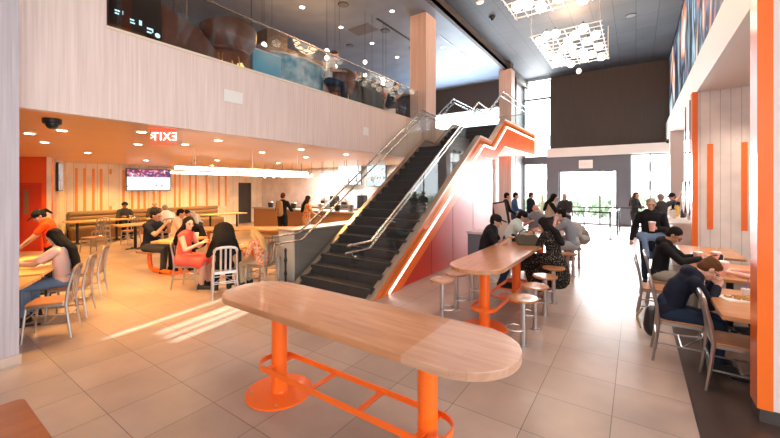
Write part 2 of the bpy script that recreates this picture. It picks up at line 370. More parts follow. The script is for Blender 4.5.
# mezzanine back walls
mw = MB(); mw.b2(-19, -10, 18.4, 18.6, MF, MZ); mw.b2(-10, -5.2, 18.4, 18.6, MF, 5.15); mw.b2(-10, -5.0, 18.4, 18.6, 6.05, MZ); mw.b2(-5.6, -5.0, 18.4, 18.6, 0, MZ)
struct(mw, 'wall_mezzanine_far', M['darkwall'])
struct(MB().b2(-10, -5.6, 18.48, 18.5, 5.15, 6.05), 'window_1', M['window'])
wm = MB(); wm.b2(-13.2, -13, -.6, 18.4, MF, MZ, 0); wm.b2(-9.7, -9.5, 5.8, 9.6, MF, 6.5, 0)
for i in range(6): wm.b2(-9.5, -9.48, 6.0+i*.55, 6.45+i*.55, 5.3, 6.15, 1)
struct(wm, 'wall_mezzanine_back', [mat('dark_timber_lining', (.16, .08, .04), .4), M['amberwin']])
struct(MB().b2(-13, FX-.14, -.75, -.6, LC, MZ), 'wall_mezzanine_left', M['darkwall'])
# front facade at Y=20.8
fy = 20.8
f = MB(); f.b2(-3.78, 1.42, fy, fy+.25, 3.92, CZ, 0); f.b2(-5.45, -5.2, fy-2.2, fy+.25, 0, CZ, 0)
struct(f, 'wall_far', M['darkwall'])
f = MB(); f.b2(-3.95, -.24, fy-.18, fy+.25, 2.74, 3.48); f.b2(-3.95, -3.38, fy-.18, fy+.25, 0, 2.74); f.b2(-.77, -.24, fy-.18, fy+.25, 0, 2.74); f.b2(-5.2, -3.95, fy-.05, fy+.2, 3.2, 3.52)
struct(f, 'wall_portal', M['portal'])
struct(MB().b2(-3.9, 1.6, fy-.5, fy+.1, 3.48, 3.92), 'trim_3', M['whitemetal'])
def window(name, x0, x1, z0, z1, bars=(), vb=()):
    w = thing(name, None, None, ((x0+x1)/2, fy+.08, z0)); w['kind'] = 'structure'; W, H = x1-x0, z1-z0
    MB().b2(-W/2, W/2, -.006, .006, 0, H).build('pane', M['window'], w)
    fr = MB()
    for a, b, c_, d in [(-W/2, -W/2+.05, 0, H), (W/2-.05, W/2, 0, H), (-W/2, W/2, 0, .05), (-W/2, W/2, H-.05, H)]: fr.b2(a, b, -.04, .04, c_, d)
    for z in bars: fr.b2(-W/2, W/2, -.04, .04, z-.05-z0, z+.05-z0)
    for x in vb: fr.b2(x-.03-(x0+x1)/2, x+.03-(x0+x1)/2, -.04, .04, 0, H)
    fr.build('window_frame', M['portal'], w)
window('window_2', -5.2, -3.78, 3.52, 7.72, (6.75,))
window('window_3', -5.2, -3.95, 0, 3.2)
window('window_4', -3.38, -.77, 0, 2.74, (), (-1.5,))
window('window_5', -.24, 7.0, 0, 3.48, (), (.55, 1.4, 2.3, 3.3, 4.4, 5.6))
struct(MB().b2(1.08, 1.5, fy-3.4, fy-2.9, 0, 4.05), 'wall_column_right', mat('pinkish_column', (.62, .52, .50), .5))
# left opening beyond the stair: passage to the street
struct(MB().b2(-5.45, -5.05, 14.2, 14.7, 0, 3.2), 'wall_pillar_1', M['column'])
struct(MB().b2(-5.7, -5.2, 11.5, 11.7, 0, 3.25), 'wall_pillar_2', M['white'])
# right mezzanine
struct(MB().b2(1.13, 1.25, 4.31, 21, 4.05, 4.82).b2(1.13, 1.25, -5.2, 4.05, 4.05, 4.82), 'wall_right_parapet', M['whitemetal'])
struct(MB().b2(1.25, 9, -5.2, 21, 4.05, 4.3), 'ceiling_right', M['whiteceil'])
struct(MB().b2(1.3, 1.42, -5.2, 21, 4.82, CZ), 'wall_right', M['darkwall'])
wr = MB(); wr.b2(1.15, 6, 10.6, 10.8, 0, 4.05, 0); wr.b2(1.05, 1.15, 10.57, 10.85, 0, 4.05, 1)
for x in (1.36, 1.91): wr.b2(x-.05, x+.05, 10.585, 10.6, .96, 2.86, 1)
struct(wr, 'wall_right_panelled', [M['creamR'], M['orangepaint']])
wc = MB(); wc.b2(.82, 4, 4.1, 4.3, .1, CZ, 0); wc.b2(.812, .82, 4.095, 4.305, .1, CZ, 1); wc.b2(.812, .905, 4.088, 4.1, .1, CZ, 1)
struct(wc, 'wall_right_near', [mat('pinkish_white_wall', (.74, .66, .66), .5), M['orangepaint']])
struct(MB().b2(.825, 4, 4.085, 4.3, 0, .1), 'baseboard_right', M['darkwall'])
struct(MB().b2(6, 6.15, 4.3, 21, 0, 4.05), 'wall_right_outer', M['creamR'])
# rear wall of the hall with tall slit windows (sun comes through them)
rb = MB(); ys = -5.2
xs = [(-19, -4.36), (-4.24, -3.95), (-3.76, -3.71), (-3.56, -3.51), (-3.36, 9)]
for a, b in xs: rb.b2(a, b, ys-.1, ys, 0, CZ)
rb.b2(-4.36, -4.24, ys-.1, ys, 0, 3.7); rb.b2(-3.95, -3.36, ys-.1, ys, 0, 3.95); rb.b2(-4.36, -3.36, ys-.1, ys, 5.1, CZ)
struct(rb, 'wall_rear', M['white'])
# mural on the right upper wall
mu = thing('wall_mural', 'long backlit colourful abstract mural on the upper right wall', 'mural', (1.29, 13, 4.9))
MB().b2(-.03, 0, -7.6, 7.6, 0, 2.85).build('mural_picture', M['mural'], mu)
MB().b2(-.05, .0, -7.7, 7.7, -.05, 0).b2(-.05, 0, -7.7, 7.7, 2.85, 2.89).b2(-.05, 0, -7.7, -7.6, 0, 2.85).b2(-.05, 0, 7.6, 7.7, 0, 2.85).build('frame', M['blackmetal'], mu)
# small wall plates
for (y, z, s, lb) in [(3.46, 3.42, .34, 'white rectangular access plate high on the wood front near the left'), (7.05, 3.3, .2, 'small square white plate on the wood front above the menu screens')]:
    t = tag(MB().box((0, 0, 0), (.012, s, .2)).build('wall_plate', M['whitemetal'], bevel=.003, loc=(FX+.008, y, z)), lb, 'plate')

# under-stair red wall, half wall
struct(MB().prism([(5.62, 0), (10.9, 0), (10.9, 2.8), (9.85, 2.72)], -3.74, -3.66, 'YZ').b2(-5.3, -3.74, 10.82, 10.9, 0, 2.8), 'wall_stair', M['red'])
for y in (6.9, 8.0, 9.3): struct(MB().b2(-3.665, -3.655, y-.004, y+.004, 0, .66*(y-5.62)-.02), 'trim_%d' % (int(y)+1), M['blackmetal'])
hw = thing('service_partition', 'waist-high grey service partition running along the left side of the stairs', 'partition', (-5.86, 6.3, 0))
MB().b2(-.24, .24, -1.5, 1.7, 0, 1.0).build('panel', M['grey'], hw)
MB().b2(-.26, .26, -1.54, 1.72, 1.0, 1.035).build('top', M['bronze'], hw)
MB().b2(-.24, .24, -1.52, -1.5, 0, 1.0).build('end_panel', M['lgrey'], hw)

# ------------------------------------------------------------------ staircase
st = thing('staircase', 'dark-treaded staircase with orange side, glass balustrade and steel handrails', 'staircase', (0, 0, 0))
XL, XR = -5.4, -3.66
def flight(y0, z0, n, run, rise, name):
    b = MB()
    poly = [(y0, z0)]
    for i in range(n): poly += [(y0+i*run, z0+(i+1)*rise), (y0+(i+1)*run, z0+(i+1)*rise)]
    e = n*run; poly += [(y0+e, z0+n*rise-.3), (y0+.35, z0+max(-.0, 0))] if z0 == 0 else [(y0+e, z0+n*rise-.35), (y0, z0-.35)]
    b.prism(poly, XL, XR, 'YZ'); b.build(name, M['step'], st)
    for i in range(n):
        pass
    nb = MB()
    for i in range(n): nb.b2(XL+.03, XR-.03, y0+i*run-.012, y0+i*run+.03, z0+(i+1)*rise, z0+(i+1)*rise+.004)
    nb.build('nosing', mat('lighter_nosing', (.09, .085, .08), .4), st)  # strip along each tread edge, lighter than the steps
flight(4.75, 0, 18, .2722, .1722, 'lower_flight')
flight(10.56, 3.1, 5, .276, .172, 'upper_flight')
MB().b2(XL, XR, 9.65, 10.56, 2.85, 3.1).build('half_landing', M['step'], st)
MB().b2(XL-.35, XR, 11.94, 16.2, 3.28, 3.96).build('top_landing', M['whiteceil'], st)
top = [(4.68, 0), (4.68, .03), (9.62, 3.31), (10.56, 3.27), (11.9, 4.14), (16.2, 4.14)]
bot = [(16.2, 3.26), (11.9, 3.24), (10.95, 2.76), (9.95, 2.76), (5.58, 0)]
MB().prism(top+bot, XR, XR+.07, 'YZ').build('right_stringer', M['orange'], st, bevel=.006)
MB().b2(XL-.3, XR+.07, 16.2, 16.27, 3.26, 4.14).build('landing_front', M['orange'], st)
# brighter orange upper band, led groove
def band(pts, w, x0, x1, name, m):
    n = len(pts); up = [(y, z) for y, z in pts]; lo = []
    for i, (y, z) in enumerate(pts): lo.append((y, z-w))
    MB().prism(up+lo[::-1], x0, x1, 'YZ').build(name, m, st)
band([(5.18, 0.05), (9.95, 3.12), (10.85, 3.09), (12.15, 3.94), (16.2, 3.94)], .045, XR+.07, XR+.082, 'led_strip', M['led'])
band([(4.66, .03), (9.62, 3.34), (10.56, 3.30), (11.9, 4.17), (16.2, 4.17)], .03, XR-.05, XR+.10, 'stringer_cap', M['bronze'])
band([(4.85, .02), (9.65, 3.22), (10.58, 3.18), (11.92, 4.05), (16.2, 4.05)], .11, XR+.07, XR+.074, 'reflective_band', mat('amber_orange_band', (.80, .22, .03), .15, .3, coat=.5))
ltop = [(4.70, 0), (4.70, .03), (9.70, 3.35), (10.56, 3.31), (11.94, 4.14), (16.2, 4.14)]
lbot = [(16.2, 3.6), (12.1, 3.6), (10.7, 2.95), (9.8, 2.9), (5.1, 0)]
MB().prism(ltop+lbot, XL-.07, XL, 'YZ').build('left_stringer', M['grey'], st, bevel=.004)
band([(4.66, .04), (9.70, 3.38), (10.56, 3.34), (11.94, 4.17), (16.2, 4.17)], .035, XL-.09, XL+.03, 'stringer_cap', M['bronze'])
def rail(x, off, r, pts, name='handrail', m='chrome'):
    MB().tube([(x, y, z+off) for y, z in pts], r, 10).build(name, M[m], st, smooth=True)
GT = [(4.72, 1.0), (9.62, 4.27), (10.56, 4.22), (11.9, 5.08), (16.2, 5.08)]
for x, inn in ((XR+.03, -1), (XL-.02, 1)):
    segs = [(4.17, 4.72, .03, .03, .97, .99), (4.73, 6.35, None, None, None, None), (6.37, 7.99, None, None, None, None), (8.01, 9.62, None, None, None, None)]
    def zt(y): # top of glass
        P = [(4.1, 1.0), (4.72, 1.0)]+GT[1:]
        for (a, za), (b, zb) in zip(P, P[1:]):
            if a <= y <= b: return za+(zb-za)*(y-a)/(b-a)
        return P[-1][1]
    def zb_(y):
        P = [(4.1, .0), (4.72, .0)]+[(9.62, 3.28), (10.56, 3.26), (11.9, 4.12), (16.2, 4.12)]
        for (a, za), (b, zb) in zip(P, P[1:]):
            if a <= y <= b: return za+(zb-za)*(y-a)/(b-a)
        return P[-1][1]
    for a, b in [(4.17, 4.71), (4.73, 6.35), (6.37, 7.99), (8.01, 9.61), (9.63, 10.55), (10.57, 11.89), (11.91, 14.0), (14.02, 16.2)]:
        MB().prism([(a, zb_(a)+.01), (b, zb_(b)+.01), (b, zt(b)-.01), (a, zt(a)-.01)], x-.007, x+.007, 'YZ').build('glass_panel', M['glass'], st)
    rail(x, 0, .02, [(4.12, 1.0), (4.72, 1.0), (9.62, 4.27), (10.56, 4.22), (11.9, 5.08), (16.22, 5.08)], 'glass_cap_rail')
    xi = x+inn*.055
    rail(xi, 0, .02, [(4.14, .87), (4.75, .87), (9.66, 4.10), (10.5, 4.08), (11.86, 4.93), (16.0, 4.93)], 'handrail')
    bk = MB()
    for y in (4.3, 5.4, 6.9, 8.4, 9.5, 11.2, 13, 15):
        z = zt(y)-.12; bk.tube([(x, y, z-.07), (xi, y, z-.06), (xi, y, z)], .008, 6); bk.lathe([(.025, -.004), (.025, .004)], (x, y, z-.07), 10)
    bk.build('rail_bracket', M['steel'], st, smooth=True)
# far end rail across landing
MB().b2(XL, XR, 16.19, 16.21, 4.14, 5.06).build('glass_panel', M['glass'], st)
MB().tube([(XL-.02, 16.21, 5.08), (XR+.03, 16.21, 5.08)], .02, 8).build('glass_cap_rail', M['chrome'], st)

# mezzanine balustrade
ba = thing('mezzanine_balustrade', 'long frameless glass balustrade with steel cap along the upper left floor', 'balustrade', (FX-.06, 1.72, 3.975))
for i in range(6):
    a = i*1.34; MB().b2(-.008, .008, a, a+1.33, 0, .9).build('glass_panel', M['glass'], ba)
MB().tube([(0, 0, .92), (0, 8.04, .92)], .022, 10).build('cap_rail', M['chrome'], ba, smooth=True)
# ------------------------------------------------------------------ furniture
def stadium(cx, cy, L, W, axis='X', n=16, r=None):
    r = W/2 if r is None else r; pts = []; hx, hy = L/2-r, W/2-r
    for (sx, sy, a0) in ((1, 1, 0), (-1, 1, 90), (-1, -1, 180), (1, -1, 270)):
        for i in range(n+1):
            a = R(a0+90*i/n); pts.append((sx*hx+r*math.cos(a), sy*hy+r*math.sin(a)))
    out = []
    for p in pts:
        if not out or (abs(p[0]-out[-1][0])+abs(p[1]-out[-1][1])) > 1e-5: out.append(p)
    if abs(out[0][0]-out[-1][0])+abs(out[0][1]-out[-1][1]) < 1e-5: out.pop()
    return [(cx+x, cy+y) if axis == 'X' else (cx-y, cy+x) for x, y in out]
def loop_bar(b, L, W, z, h, t, r, m=0):
    o = stadium(0, 0, L, W, r=r); i = stadium(0, 0, L-2*t, W-2*t, r=max(r-t, .005)); n = len(o)
    vs = [[b.bm.verts.new((p[0], p[1], zz)) for p in q] for q in (o, i) for zz in (z, z+h)]
    for k in range(n):
        j = (k+1) % n
        for A, B in ((0, 1), (1, 3), (3, 2), (2, 0)): b.bm.faces.new((vs[A][k], vs[A][j], vs[B][j], vs[B][k]))
def make_bar_table(L=2.78, W=.71, H=.895):
    t = thing('bar_table', '', 'table')
    MB().prism(stadium(0, 0, L, W), H-.052, H).build('tabletop', [M['toptimber']], t, bevel=.006)
    for x in (-.78, .78):
        c = MB(); c.lathe([(.07, .012), (.07, H-.06)], (x, 0, 0), 28); c.build('column', M['orange'], t, smooth=True)
        c = MB(); c.lathe([(.30, 0), (.30, .010), (.296, .014), (.075, .014), (.072, .03)], (x, 0, 0), 40); c.build('base_plate', M['orange'], t, smooth=True)
        c = MB()
        for a in (45, 135, 225, 315): c.lathe([(.012, .014), (.012, .022)], (x+.25*math.cos(R(a)), .25*math.sin(R(a)), 0), 6)
        c.build('bolt', M['steel'], t)
        c = MB(); c.lathe([(.20, H-.064), (.20, H-.053)], (x, 0, 0), 24); c.build('top_plate', M['orange'], t)
    f = MB(); loop_bar(f, 1.90, .34, .25, .045, .012, .15)
    for x in (-.22, .28): f.b2(x-.022, x+.022, -.165, .165, .258, .27)
    for x in (-.78, .78):
        for s in (-1, 1): f.b2(x-.03, x+.03, s*.06, s*.165, .262, .272)
    f.build('foot_rail', M['orange'], t)
    return t
bt = make_bar_table()
put(bt, (-1.95, 2.15, 0), 0, 'long empty oak bar table with orange pedestals in the foreground')
tt = [c for c in bt.children if c.name.startswith('tabletop')][0]
# its right end is laid with a paler board
S_ = stadium(0, 0, 2.784, .714); k_ = len(S_)//2
MB().prism([(.79, -.357)]+[p for p in S_[k_:] if p[0] > .8]+[p for p in S_[:k_] if p[0] > .8]+[(.79, .357)], .842, .8958).build('tabletop_end_board', M['toptimber2'], bt, bevel=.005)
for i, (y, lb) in enumerate([(5.49, 'oak bar table with orange pedestals beside the red wall, handbag at its far end'), (8.9, 'further oak bar table crowded with seated people in front of the portal')]):
    c = copy_tree(bt); put(c, (-1.69, y, 0), R(90), lb)
    for ch in list(c.children):
        if ch.name.startswith('tabletop_end'): bpy.data.objects.remove(ch)
for o in COL.objects:
    if o.get('category') == 'table': o['group'] = 'bar tables with orange pedestals'

def make_stool():
    t = thing('bar_stool', '', 'stool', group='round wooden bar stools')
    MB().lathe([(.15, 0), (.168, .008), (.172, .02), (.168, .032), (.12, .034), (.05, .030), (0.01, .029)], (0, 0, .555), 28).build('seat', M['seatwood'], t, smooth=True)
    MB().lathe([(.032, 0), (.032, .55)], (0, 0, .005), 16).build('post', M['steel'], t, smooth=True)
    MB().lathe([(.10, .545), (.10, .553)], (0, 0, 0), 20).build('seat_plate', M['steel'], t, smooth=True); MB().lathe([(.062, 0), (.062, .01), (.04, .014)], (0, 0, 0), 20).build('flange', M['steel'], t, smooth=True)
    p = [(-.03, -.02, .2)]+[(.11+.11*math.cos(R(a)), .11*math.sin(R(a)), .2) for a in range(-160, 161, 20)]
    MB().tube([(-.02+x*1.0, y, z) for x, y, z in p[1:]], .011, 8).build('foot_ring', M['steel'], t, smooth=True)
    return t
stl = make_stool(); first = True
SL = [(-1.11, 4.41, 'nearest wooden stool on the right side of the oak bar table, empty'), (-1.11, 5.03, 'second empty wooden stool along the right side of the bar table'), (-1.11, 5.66, 'empty wooden stool just in front of the woman in the black dress'),
      (-1.11, 6.33, 'wooden stool hidden beneath the speckled black dress'), (-1.11, 7.81, 'wooden stool with a steel post just behind the woman in the black dress'), (-1.11, 8.55, 'wooden stool under the woman in the grey t-shirt'), (-1.11, 9.5, 'wooden stool under the person bending forward in grey'),
      (-2.27, 4.60, 'wooden stool nearest the foot of the orange stair side'), (-2.27, 5.08, 'second empty wooden stool on the red wall side of the bar table'), (-2.27, 5.72, 'third empty stool beside the red wall, mostly behind the bar table'),
      (-2.27, 6.36, 'stool under the man in the black polo and black cap'), (-2.27, 7.85, 'stool under the man in the white t-shirt and black cap'), (-2.27, 8.6, 'empty stool behind the man in the white t-shirt'), (-2.27, 9.3, 'far stool at the red wall side of the further bar table'), (-1.69, 10.72, 'stool under the grey haired man at the end of the far table')]
for x, y, lb in SL:
    o = stl if first else copy_tree(stl); first = False
    put(o, (x, y, 0), 0 if x > -1.5 else R(180), lb)
    if x > -1.5: o.rotation_euler.z = R(180)
    else: o.rotation_euler.z = 0

# aluminium chairs -------------------------------------------------
def make_chair(seatm, metal, name='dining_chair'):
    t = thing(name, '', 'chair', group='metal dining chairs')
    MB().prism(stadium(0, .0, .40, .40, r=.05, n=5), .44, .462).build('seat', M[seatm], t, bevel=.005)
    fr = MB(); loop_bar(fr, .405, .405, .412, .03, .02, .05); fr.build('seat_frame', M[metal], t)
    for s in (-1, 1):
        MB().tube([(s*.18, .18, .43), (s*.19, .20, .2), (s*.20, .215, 0)], [.016, .015, .013], 8, up=(1, 0, 0)).build('leg', M[metal], t, smooth=True)
        MB().tube([(s*.20, -.25, 0), (s*.19, -.22, .2), (s*.185, -.195, .43), (s*.183, -.215, .62), (s*.178, -.255, .80)], [.013, .016, .018, .017, .015], 8, up=(1, 0, 0)).build('leg', M[metal], t, smooth=True)
    arc = [(-.178, -.255, .795), (-.170, -.262, .835), (-.14, -.268, .86), (-.07, -.272, .872), (0, -.273, .875), (.07, -.272, .872), (.14, -.268, .86), (.17, -.262, .835), (.178, -.255, .795)]
    MB().tube(arc, .018, 8, flat=1.3).build('top_rail', M[metal], t, smooth=True)
    for x in (-.075, 0, .075): MB().box((x, -.236, .66), (.032, .008, .44), mat4=Matrix.Rotation(R(8.5), 3, 'X')).build('back_slat', M[metal], t)
    s = MB()
    for sx in (-1, 1):
        s.tube([(sx*.193, .203, .20), (sx*.19, -.222, .20)], .009, 6)
    s.tube([(-.192, 0.0, .20), (.192, 0.0, .20)], .009, 6); s.tube([(-.185, -.215, .28), (.185, -.215, .28)], .009, 6); s.tube([(-.19, .2, .28), (.19, .2, .28)], .009, 6)
    s.tube([(-.192, .0, .2), (0, .19, .28)], .007, 6).tube([(.192, .0, .2), (0, .19, .28)], .007, 6)
    s.build('stretcher', M[metal], t, smooth=True)
    return t
ch = make_chair('chairwood', 'alu'); used = [0]
def chair(x, y, rz, lb, group=None, src=None):
    if src is None:
        o = ch if not used[0] else copy_tree(ch); used[0] = 1
    else: o = src
    return put(o, (x, y, 0), R(rz), lb, group or 'wood-seated metal dining chairs')
# chairs of the right tables face +X: rz=-90
chair(.79, 4.62, -90, 'empty metal chair pushed under the nearest right table, beside the orange wall edge')
chair(.40, 5.06, -90, 'metal chair with wooden seat under the person with glasses eating')
chair(.26, 6.42, -90, 'empty metal chair behind the eater with glasses, aisle side')
chair(.38, 6.98, -90, 'metal chair under the young man looking at his phone')
# left
chair(-6.16, 1.30, 152, 'empty wood-seated metal chair nearest the left column', 'wood-seated metal dining chairs')
chair(-6.88, 1.66, 150, 'metal chair under the girl with very long black hair')
chair(-7.72, 2.08, 150, 'metal chair behind the long haired girl, next along her table')
chair(-6.95, 3.42, -55, 'metal chair under the woman in the red dress')
chair(-5.85, 4.2, 105, 'metal chair under the person in the floral top')
chair(-6.25, 4.75, 35, 'empty metal chair between the floral person and the black post')
chair(-12.9, 3.62, 200, 'empty metal chair by the honey table, turned away from the banquette', 'pale chairs near the banquette')
chair(-14.6, 4.3, 90, 'pale chair with its back to the room at the banquette table near the red wall', 'pale chairs near the banquette')
chair(-13.9, 4.9, 95, 'pale chair beside the dark table post near the banquette', 'pale chairs near the banquette')
chair(-12.7, 5.45, 90, 'pale chair under the man in the white shirt seen from behind', 'pale chairs near the banquette')
chair(-11.6, 5.5, 20, 'empty pale chair right of the honey table by the banquette', 'pale chairs near the banquette')
ch2 = make_chair('silver', 'silver', 'dining_chair'); chair(-5.98, 3.53, 64, 'all-silver slatted metal chair under the woman with long curly black hair', 'all-metal chairs', ch2)

# rectangular tables
def make_table(Lx, Ly, top='yellowwood', h=.76, name='dining_table', pm='blackmetal'):
    t = thing(name, '', 'table')
    MB().prism(stadium(0, 0, Lx, Ly, r=.04, n=4), h-.04, h).build('tabletop', M[top], t, bevel=.004)
    n = 1 if Lx < 1.3 and Ly < 1.3 else 2
    for k in range(n):
        o = 0 if n == 1 else (k-.5)*(max(Lx, Ly)-.6); px, py = (o, 0) if Lx > Ly else (0, o)
        MB().lathe([(.04, .02), (.04, h-.05)], (px, py, 0), 14).build('post', M[pm], t, smooth=True)
        MB().box((px, py, .012), (.5, .07, .024)).box((px, py, .012), (.07, .5, .024)).build('base', M[pm], t, bevel=.004)
        MB().box((px, py, h-.045), (.3, .3, .01)).build('top_plate', M[pm], t)
    return t
def table(x, y, rz, Lx, Ly, lb, **k): return put(make_table(Lx, Ly, **k), (x, y, 0), R(rz), lb)
table(1.03, 4.86, 0, .80, 1.15, 'honey wood table with fries and a crumpled wrapper, nearest on the right', top='honeyR')
table(1.05, 6.62, 0, .80, 1.25, 'second honey wood table on the right with three drink cups', top='honeyR')
table(1.05, 8.4, 0, .80, 1.2, 'third table on the right in front of the panelled wall', top='honeyR')
table(-6.22, .80, -27.6, .60, .70, 'small honey wood table right behind the left column with the empty chair')
table(-7.36, 1.36, -27.6, 1.7, .70, 'honey wood table in front of the long haired girl and the man in orange')
table(-15.4, 4.45, 0, .75, 1.7, 'honey table along the banquette at its left end')
table(-12.74, 4.62, 0, .70, .95, 'small honey table with black post before the banquette')
table(-14.2, 6.4, 0, .7, 1.6, 'honey table in front of the seated group on the banquette')
table(-14.6, 8.6, 0, .7, 1.8, 'honey table at the right end of the banquette', )
table(-8.36, 6.26, 34.6, 4.0, .8, 'long communal honey table between the floral person and the kitchen', top='yellowwood', pm='orangepaint')
table(-6.5, 4.15, 10, .7, .7, 'small table between the red dress woman and the black haired woman')
table(-2.38, .06, 0, .86, .84, 'red-brown wooden table corner at the lower left edge', top='walnut', h=.73)
for ob in list(COL.objects):
    if ob.name.startswith('dining_table'): ob['group'] = 'dining tables'
# orange bench tables
def bench(x, y, rz, lb):
    t = thing('bench_seat', lb, 'bench', (x, y, 0), R(rz), 'orange framed benches')
    MB().prism(stadium(0, 0, .42, .40, r=.05, n=4), .43, .47).build('seat', M['chairwood'], t)
    MB().tube([(0, 0, .43), (0, 0, .2), (.05, 0, .09), (.15, 0, .05), (.75, 0, .05)], .05, 10).build('frame', M['orange'], t, smooth=True)
bench(-9.02, 3.55, 10, 'orange framed bench seat under the man in navy')
for i, (x, y) in enumerate([(-8.9, 5.15), (-8.2, 5.63), (-7.5, 6.11), (-6.8, 6.6)]): bench(x, y, 124, ['orange framed bench at the near end of the long communal table', 'second orange framed bench along the communal table', 'third orange framed bench along the communal table', 'orange framed bench at the kitchen end of the communal table'][i])
tb = make_table(.7, .9, pm='orangepaint'); put(tb, (-8.25, 3.85, 0), R(25), 'small table with orange and white papers in front of the man in navy'); tb['group'] = 'dining tables'
# banquette
bq = thing('banquette', 'long tan channelled banquette along the striped back wall', 'sofa', (-16.6, 6.7, 0))
MB().b2(-.36, .30, -2.7, 2.9, 0, .34).build('base', mat('dark_timber_base', (.20, .10, .04), .5), bq)
MB().b2(-.36, .32, -2.7, 2.9, .34, .47).build('seat_cushion', M['beigefab'], bq, bevel=.03)
for k in range(3): MB().b2(-.36, -.18+.03*k*0, -2.7, 2.9, .5+k*.17, .66+k*.17).build('back_cushion', M['beigefab'], bq, bevel=.05)
# wall TVs
def tv(x, y, z, w, h, rz, m, lb, cat='television'):
    t = thing('wall_television', lb, cat, (x, y, z), R(rz))
    MB().box((0, .02, 0), (w+.05, .05, h+.05)).build('bezel', M['black'], t, bevel=.006)
    MB().box((0, -.008, 0), (w, .006, h)).build('screen', M[m], t)
    MB().box((0, .06, 0), (.3, .06, .2)).build('wall_bracket', M['blackmetal'], t)
tv(-16.9, 6.64, 2.20, 1.62, .86, 90, 'screen', 'wall television showing a basketball game on the striped back wall')
tv(-15.28, 3.45, 2.22, .75, .85, 160, 'dim', 'dark framed screen on the cream return wall beside the red wall')
tv(-10.35, 11.9, 2.5, 1.28, .98, 0, 'menu', 'large black and white menu screen above the kitchen counter')
tv(-8.9, 11.9, 2.4, .95, .9, 0, 'portrait', 'blue screen with a portrait right of the black and white menu screen')
# kitchen counter
kc = thing('kitchen_counter', 'wood fronted kitchen counter under the menu screens', 'counter', (-10.0, 8.95, 0))
MB().b2(-3.0, 3.4, 0, .6, 0, 1.02).build('front', mat('walnut_counter', (.36, .18, .08), .4), kc)
MB().b2(-3.05, 3.45, -.05, .65, 1.02, 1.07).build('worktop', M['steel'], kc)
bc = thing('back_counter', 'steel back counter with machines below the white brick wall', 'counter', (-10.5, 11.6, 0))
MB().b2(-3, 3.4, 0, .55, 0, .95).build('cabinet', M['grey'], bc); MB().b2(-3, 3.4, -.03, .55, .95, 1.0).build('worktop', M['steel'], bc)
for i, (x, h, w) in enumerate([(-11.8, .34, .3), (-11.2, .5, .35), (-10.5, .3, .4), (-9.6, .55, .35), (-8.9, .42, .5), (-8.2, .6, .3), (-7.6, .38, .4)]):
    t = thing('kitchen_machine', ['black grinder left on the back counter', 'tall brewer on the back counter', 'low toaster on the back counter', 'tall coffee urn below the blue screen', 'wide steel machine right of the urn', 'tall steel dispenser near the stairs', 'low machine nearest the stairs on the back counter'][i], 'machine', (x, 11.85, 1.0), 0, 'machines on the back counter')
    MB().b2(-w/2, w/2, -.15, .15, .04, h).build('housing', M['blackmetal' if i % 2 else 'steel'], t, bevel=.02)
    MB().b2(-w*.35, w*.35, -.17, -.15, h*.45, h*.8).build('panel', M['black'], t); MB().lathe([(.05, 0), (.06, .06), (.05, .1)], (0, -.05, h), 12).build('lid', M['steel'], t)
    MB().b2(-w/2.2, w/2.2, -.18, .15, 0, .04).build('base', M['black'], t)
for i, x in enumerate([-12.3, -11.4, -10.9, -9.4, -8.6, -8.0]):
    t = thing('counter_tub', ['black tub at the left end of the kitchen counter', 'steel tub beside the black tub', 'black tub by the woman in the patterned top', 'steel tub below the black and white menu screen', 'black tub below the blue screen', 'steel tub nearest the stairs on the kitchen counter'][i], 'tub', (x, 9.25, 1.07), 0, 'tubs on the kitchen counter')
    MB().lathe([(.09, 0), (.11, .2)], n=14).build('body', M['black' if i % 2 == 0 else 'steel'], t, smooth=True); MB().lathe([(.115, .2), (.1, .23), (.02, .235)], n=14).build('lid', M['steel'], t, smooth=True)
# bulb string lights over the kitchen
for i in range(15):
    x = -12.2+.36*i; y = 8.9+(i % 3)*.15
    t = thing('pendant_bulb', 'bare bulb pendant, one of the row under the warm soffit by the kitchen', 'lamp', (x, y, 2.30), 0, 'bare bulbs over the kitchen counter')
    MB().tube([(0, 0, .1), (0, 0, .5)], .006, 6).build('cord', M['black'], t); MB().lathe([(.014, .1), (.02, .07), (.045, .02), (.04, -.02), (.015, -.045)], n=12).build('bulb', M['bulb'], t, smooth=True); MB().lathe([(.018, .07), (.018, .12)], n=10).build('socket', M['black'], t)
# linear lamps
for (x, y0, y1, z, lb) in [(-8.0, 3.63, 7.3, 2.305, 'nearer long glowing linear lamp hanging under the warm soffit'), (-11.3, 5.0, 10.5, 2.33, 'farther long glowing linear lamp hanging under the warm soffit')]:
    t = thing('linear_lamp', lb, 'lamp', (x, (y0+y1)/2, z), 0, 'long linear lamps'); h = (y1-y0)/2
    MB().tube([(0, -h, 0), (0, h, 0)], .035, 10).build('tube', M['ledwarm'], t, smooth=True)
    MB().b2(-.03, .03, -h, h, .04, .06).build('housing', M['whitemetal'], t)
    for y in (-h*.8, 0, h*.8): MB().tube([(0, y, .06), (0, y, LC-z)], .004, 5).build('wire', M['steel'], t)
# small glass chandelier
gc = thing('glass_chandelier', 'small cluster of clear glass baubles hanging right of the mirrored exit sign', 'lamp', (-8.6, 4.35, 2.42))
MB().tube([(0, 0, .0), (0, 0, .38)], .006, 6).build('stem', M['steel'], gc)
for i in range(9): MB().ell((.22*math.cos(i*2.4)*(i/9), .22*math.sin(i*2.4)*(i/9), -.05+.17*math.sin(i*1.7)), (.035, .035, .035), n=10).build('glass_bauble', M['glass'], gc, smooth=True)

